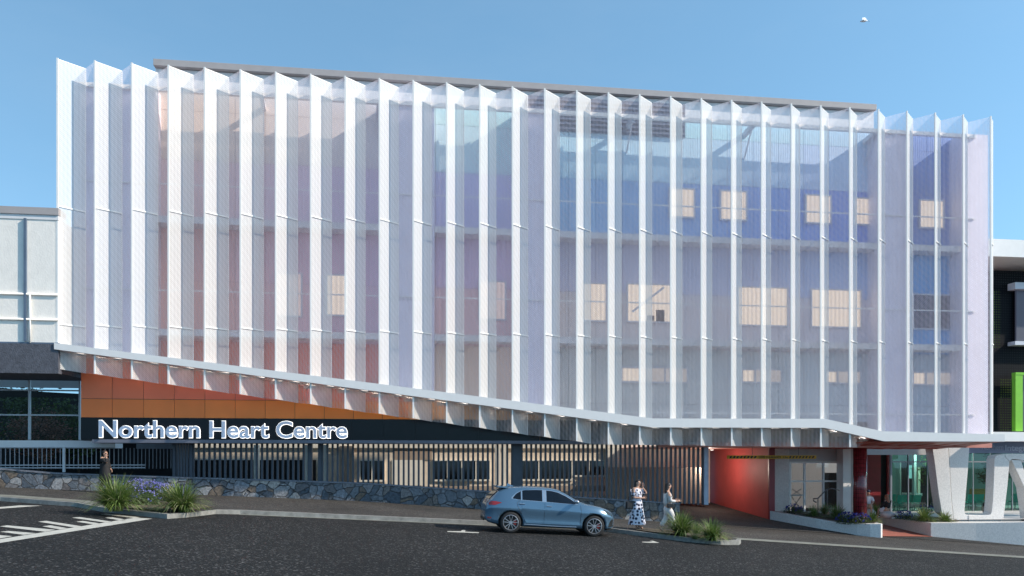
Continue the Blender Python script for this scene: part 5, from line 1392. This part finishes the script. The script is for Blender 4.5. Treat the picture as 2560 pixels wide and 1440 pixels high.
def hair(t, m, tl=(0, 0), long=0, back=0.0):
    q = MB(); c = (-.012 + tl[0], tl[1], 1.665); q.ball(c, (.102, .092, .088), 14, 10)
    for v in range(len(q.v)):
        x, y, z = q.v[v]
        if x > .055 + tl[0] and z < 1.70: q.v[v] = (.052 + tl[0], y * .9, z + .03)
    if long:
        n = 14; vs = []; rings = [(-.03, 1.70, .085, .09), (-.05, 1.60, .075, .10), (-.065, 1.48, .062, .115), (-.08 - back, 1.36, .05, .12), (-.085 - back, 1.70 - long, .03, .085)]
        for cx, z, a, b_ in rings:
            for k in range(n): th = 2 * math.pi * k / n; vs.append((cx + tl[0] * .7 + a * math.cos(th), tl[1] * .7 + b_ * math.sin(th), z))
        q.add(vs, [(j * n + k, j * n + (k + 1) % n, (j + 1) * n + (k + 1) % n, (j + 1) * n + k) for j in range(len(rings) - 1) for k in range(n)] + [tuple(range((len(rings) - 1) * n, len(rings) * n))])
    q.build('hair', m, t, smooth=True)

def put(t, x, y, z, rot, sc_): t.location = (x, y, z); t.rotation_euler = (0, 0, rot); t.scale = (sc_, sc_, sc_)

# --- man in a long black coat, phone at his ear
p = at(262, 1215, 33.0); gz = path_z(p.x, 33.0)
t = person('man in a long black coat holding a phone to his ear by the stone wall', p, 0, 1, dict(
    Le=(.02, .25, 1.12), Lw=(.14, .20, .95), Re=(.22, -.20, 1.22), Rw=(.15, -.125, 1.46), Rd=(-.02, .01, 1), Rt=(1, 0, 0), Lk=(.12, .10, .50), La=(.10, .10, .075), Rk=(.02, -.10, .50), Ra=(-.16, -.10, .085)))
limbs('coat', M['black_coat'], t, [[((0, 0, 1.40), (.15, .12)), ((0, 0, 1.2), (.185, .15)), ((0, 0, .98), (.19, .16)), ((.02, 0, .72), (.23, .20)), ((.0, 0, .40), (.26, .24))],
    [((-.01, .155, 1.39), .078), ((.0, .22, 1.25), .068), ((.02, .25, 1.12), .06), ((.13, .205, .98), .05)], [((-.01, -.155, 1.39), .078), ((.10, -.19, 1.30), .068), ((.22, -.20, 1.22), .06), ((.16, -.135, 1.42), .048)]])
limbs('trousers', M['black_coat'], t, [[((0, 0, .92), .14), ((.06, .09, .72), .10), ((.12, .10, .50), .075), ((.10, .10, .12), .065)], [((.01, -.09, .72), .09), ((.02, -.10, .50), .075), ((-.15, -.10, .13), .065)]])
loft('collar', M['black_coat'], t, [(0, 0, 1.38, .10, .11), (-.005, 0, 1.47, .075, .075), (-.01, 0, 1.52, .072, .072)], cap=False)
hair(t, M['hair_dark'])
q = MB(); q.bar((.165, -.105, 1.50), (.10, -.10, 1.63), .012, .06); q.build('phone', M['black_leather'], t)
put(t, p.x, 33.0, gz, -.25, .985 * (p.z * 0 + 1) * .97)

# --- woman in a polka dot dress on the phone
g = gnd(1593, 1322, .13); 
t = person('woman in a white dress with navy polka dots talking on a phone by the fence', g, 0, 1, dict(tilt=(.02, .02),
    Le=(.14, .36, 1.24), Lw=(.13, .14, 1.47), Ld=(-.05, -.15, 1), Lt=(1, 0, 0), Re=(.05, -.27, 1.12), Rw=(.24, -.02, 1.10), Rd=(.3, .9, .1), Lk=(.02, .10, .50), La=(0, .10, .075), Rk=(.03, -.09, .50), Ra=(.04, -.09, .075)))
loft('dress_skirt', M['dots'], t, [(0, 0, 1.08, .14, .165), (0, 0, .92, .17, .195), (0, 0, .6, .22, .25), (-.01, 0, .35, .265, .30), (-.01, 0, .17, .30, .335)][::-1], n=40, wob=.09)
limbs('dress_top', M['dots'], t, [[((0, 0, .90), (.17, .14)), ((0, 0, 1.2), (.165, .135)), ((0, 0, 1.385), (.16, .125))], [((-.01, .155, 1.385), .08), ((.06, .26, 1.31), .085), ((.12, .33, 1.26), .085)], [((-.01, -.155, 1.385), .08), ((.02, -.22, 1.25), .085), ((.06, -.265, 1.13), .085)]])
hair(t, M['hair_dark'], (.02, .02), .44)
q = MB(); q.bar((.10, .115, 1.52), (.075, .10, 1.66), .012, .065); q.build('phone', M['black_leather'], t)
put(t, g.x, g.y, path_z(g.x, g.y), -.95, .985)
h = thing('handbag', 'black handbag hanging from the arm of the woman in the polka dot dress', 'bag', (0, 0, 0))
q = MB(); q.plate([(-.19, .0), (.19, .0), (.175, .24), (.10, .29), (-.10, .29), (-.175, .24)], -.07, .07); q.build('bag_body', M['black_leather'], h, bevel=.02)
q = MB(); q.tube([(-.10, 0, .27), (-.08, 0, .40), (0, 0, .46), (.08, 0, .40), (.10, 0, .27)], .012, 8); q.build('strap', M['black_leather'], h, smooth=True)
put(h, g.x - .24, g.y - .06, path_z(g.x, g.y) + .70, .2, 1)

# --- woman in cream, walking to the right
g = gnd(1662, 1330, .13)
t = person('walking woman in a cream suit with long dark hair looking at a phone', g, 0, 1, dict(tilt=(.03, 0),
    Le=(.08, .20, 1.10), Lw=(.30, .12, 1.12), Re=(.04, -.21, 1.10), Rw=(.30, -.16, 1.10), Rd=(1, .2, .1), Lk=(-.02, .09, .50), La=(-.26, .09, .13), Ltoe=(-.13, .09, .04), Rk=(.16, -.09, .50), Ra=(.22, -.09, .075)))
limbs('blouse', M['cream_cloth'], t, [[((0, 0, .86), (.18, .15)), ((0, 0, 1.2), (.16, .13)), ((0, 0, 1.385), (.155, .12))], [((-.01, .155, 1.385), .072), ((.03, .19, 1.24), .062), ((.08, .20, 1.10), .056), ((.24, .14, 1.12), .046)], [((-.01, -.155, 1.385), .072), ((.02, -.19, 1.24), .062), ((.04, -.21, 1.10), .056), ((.24, -.17, 1.10), .046)]])
limbs('trousers', M['cream_cloth'], t, [[((0, 0, .96), .155), ((-.02, .09, .74), .115), ((-.02, .09, .50), .085), ((-.23, .09, .19), .085)], [((.06, -.09, .74), .115), ((.16, -.09, .50), .085), ((.20, -.09, .12), .09)]])
hair(t, M['hair_dark'], (.03, 0), .56)
q = MB(); q.bar((.36, -.13, 1.09), (.46, -.10, 1.16), .012, .065); q.build('phone', M['black_leather'], t)
put(t, g.x + .10, g.y, path_z(g.x, g.y), 0.0, .965)
h = thing('shoulder_bag', 'small black bag slung across the hip of the walking woman in cream', 'bag', (0, 0, 0))
q = MB(); q.box(-.11, .11, -.04, .04, 0, .13); q.build('bag_body', M['black_leather'], h, bevel=.015)
q = MB(); q.tube([(-.10, 0, .12), (-.08, .10, .38), (-.05, .17, .55)], .007, 6); q.build('strap', M['black_leather'], h)
put(h, g.x + .13, g.y - .20, path_z(g.x, g.y) + .85, 0, 1)

# --- seated people on the terrace
SIT = dict(Lk=(.44, .13, .95), La=(.50, .12, .52), Rk=(.44, -.13, .95), Ra=(.46, -.12, .52))
p = at(2171, 1280, 38.2)
t = person('seated man in a white shirt and dark cap behind the red column', p, 0, 1, dict(tilt=(.08, 0), Le=(.14, .24, 1.16), Lw=(.36, .12, 1.02), Re=(.14, -.24, 1.16), Rw=(.36, -.12, 1.02), **SIT))
limbs('shirt', M['white_cloth'], t, [[((0, 0, .98), (.16, .13)), ((0, 0, 1.2), (.165, .13)), ((0, 0, 1.37), (.145, .11))], [((-.01, .155, 1.385), .08), ((.06, .2, 1.27), .07), ((.14, .24, 1.16), .064)], [((-.01, -.155, 1.385), .08), ((.06, -.2, 1.27), .07), ((.14, -.24, 1.16), .064)]])
limbs('shorts', M['khaki_cloth'], t, [[((0, 0, .93), .14), ((.2, .11, .93), .10), ((.40, .13, .95), .09)], [((.2, -.11, .93), .10), ((.40, -.13, .95), .09)]])
hair(t, M['hair_dark'], (.07, 0))
q = MB(); q.ball((.075, 0, 1.70), (.108, .10, .075), 12, 8); q.box(.14, .24, -.07, .07, 1.685, 1.70); q.build('cap', M['navy'], t, smooth=True)
put(t, p.x, 38.2, -3.06 - .48 + .10, -2.1, 1.0)
st_ = thing('stone_seat', 'rounded white seat under the seated man in the white shirt', 'seat', (p.x, 38.2, -3.06)); q = MB(); q.ball((p.x, 38.2, -2.86), (.36, .36, .24), 16, 10); q.build('seat', M['concrete_smooth'], st_, smooth=True)
p = at(2218, 1290, 37.6)
t = person('seated woman with long auburn hair and a black jacket seen from behind', p, 0, 1, dict(tilt=(.03, .02), Le=(.12, .25, 1.14), Lw=(.34, .12, 1.05), Re=(.12, -.25, 1.14), Rw=(.34, -.12, 1.05), **SIT))
limbs('jacket', M['black_coat'], t, [[((0, 0, .98), (.18, .15)), ((0, 0, 1.2), (.175, .14)), ((0, 0, 1.37), (.15, .115))], [((-.01, .155, 1.385), .085), ((.06, .2, 1.27), .08), ((.12, .25, 1.14), .072), ((.30, .14, 1.06), .055)], [((-.01, -.155, 1.385), .085), ((.06, -.2, 1.27), .08), ((.12, -.25, 1.14), .072), ((.30, -.14, 1.06), .055)]])
limbs('skirt', M['white_cloth'], t, [[((0, 0, .92), .17), ((.2, .11, .92), .12), ((.42, .13, .93), .10)], [((.2, -.11, .92), .12), ((.42, -.13, .93), .10)]])
hair(t, M['hair_red'], (.03, .02), .58, .03)
put(t, p.x, 37.6, -3.06 - .44 - .06, 1.9, .95)
st_ = thing('stone_seat', 'rounded white seat under the seated woman with auburn hair', 'seat', (p.x, 37.6, -3.06)); q = MB(); q.ball((p.x, 37.6, -2.92), (.34, .34, .20), 16, 10); q.build('seat', M['concrete_smooth'], st_, smooth=True)
p = at(2460, 1283, 39.2)
t = person('dark-haired seated person in a tan top inside the trapezoid opening', p, 0, 1, dict(tilt=(.05, 0), Le=(.14, .24, 1.16), Lw=(.34, .12, 1.05), Re=(.14, -.24, 1.16), Rw=(.34, -.12, 1.05), **SIT), skin='skin_dark')
limbs('top', M['khaki_cloth'], t, [[((0, 0, .98), (.16, .13)), ((0, 0, 1.2), (.165, .13)), ((0, 0, 1.37), (.14, .11))], [((-.01, .155, 1.385), .078), ((.06, .2, 1.27), .07)], [((-.01, -.155, 1.385), .078), ((.06, -.2, 1.27), .07)]])
limbs('trousers', M['black_coat'], t, [[((0, 0, .93), .14), ((.2, .11, .93), .10), ((.44, .13, .93), .08), ((.48, .12, .6), .06)], [((.2, -.11, .93), .10), ((.44, -.13, .93), .08), ((.46, -.12, .6), .06)]])
hair(t, M['hair_dark'], (.04, 0), .2)
put(t, p.x, 39.2, -3.06 - .52, -.35, .66 + .0)
# ================================================================== CAMERA, SUN, SKY, RENDER
cam = bpy.data.cameras.new('camera'); co = bpy.data.objects.new('camera', cam); col.objects.link(co)
cam.lens = 28; cam.sensor_width = 36; cam.sensor_fit = 'HORIZONTAL'; cam.clip_end = 2000
cam.shift_y = (HZ - 720) / 2560.0
co.location = (0, 0, 0); co.rotation_euler = (math.pi / 2, 0, -TH)
sc.camera = co
SUN = Vector((.945, -.38, .675)).normalized()
sun = bpy.data.lights.new('sun', 'SUN'); sun.energy = 5.0; sun.angle = R(.6); sun.color = (1, .89, .76)
so = bpy.data.objects.new('sun', sun); col.objects.link(so); so.location = (40, -20, 40)
so.rotation_euler = SUN.to_track_quat('Z', 'Y').to_euler()
w = bpy.data.worlds.new('World'); sc.world = w; w.use_nodes = True
nt = w.node_tree; bg = nt.nodes['Background']
sky = nt.nodes.new('ShaderNodeTexSky'); sky.sky_type = 'NISHITA'; sky.sun_disc = False
sky.sun_elevation = math.asin(SUN.z); sky.sun_rotation = math.atan2(SUN.x, SUN.y)
sky.air_density = 1.0; sky.dust_density = .3; sky.ozone_density = 1.6; sky.altitude = 0
ml = nt.nodes.new('ShaderNodeMix'); ml.data_type = 'RGBA'; ml.blend_type = 'MULTIPLY'; ml.inputs['Factor'].default_value = 1
ml.inputs['B'].default_value = (1.58, 1.96, 1.80, 1)
tcw = nt.nodes.new('ShaderNodeTexCoord'); va = nt.nodes.new('ShaderNodeVectorMath'); va.operation = 'ADD'; va.inputs[1].default_value = (0, 0, .22)
vn = nt.nodes.new('ShaderNodeVectorMath'); vn.operation = 'NORMALIZE'
nt.links.new(tcw.outputs['Generated'], va.inputs[0]); nt.links.new(va.outputs[0], vn.inputs[0]); nt.links.new(vn.outputs[0], sky.inputs['Vector'])
nt.links.new(sky.outputs[0], ml.inputs['A']); mpw = nt.nodes.new('ShaderNodeMapping'); mpw.inputs['Scale'].default_value = (2.2, 2.2, 7.0); mpw.inputs['Rotation'].default_value = (.25, .1, 0)
nzw = nt.nodes.new('ShaderNodeTexNoise'); nzw.inputs['Scale'].default_value = 1.1; nzw.inputs['Detail'].default_value = 7; nzw.inputs['Roughness'].default_value = .62
nt.links.new(tcw.outputs['Generated'], mpw.inputs['Vector']); nt.links.new(mpw.outputs[0], nzw.inputs['Vector'])
rpw = nt.nodes.new('ShaderNodeMapRange'); rpw.inputs['From Min'].default_value = .45; rpw.inputs['From Max'].default_value = .8; rpw.inputs['To Max'].default_value = .07
nt.links.new(nzw.outputs['Fac'], rpw.inputs['Value'])
cl = nt.nodes.new('ShaderNodeMix'); cl.data_type = 'RGBA'; cl.inputs['B'].default_value = (4.6, 5.4, 6.0, 1)
nt.links.new(rpw.outputs['Result'], cl.inputs['Factor']); nt.links.new(ml.outputs['Result'], cl.inputs['A']); nt.links.new(cl.outputs['Result'], bg.inputs['Color']); bg.inputs['Strength'].default_value = .15
sc.view_settings.view_transform = 'Standard'; sc.view_settings.look = 'None'; sc.view_settings.exposure = 0
sc.render.engine = 'CYCLES'
sc.cycles.transparent_max_bounces = 40; sc.cycles.max_bounces = 8
try:
    sc.cycles.use_denoising = True; sc.cycles.denoiser = 'OPENIMAGEDENOISE'
except Exception: pass
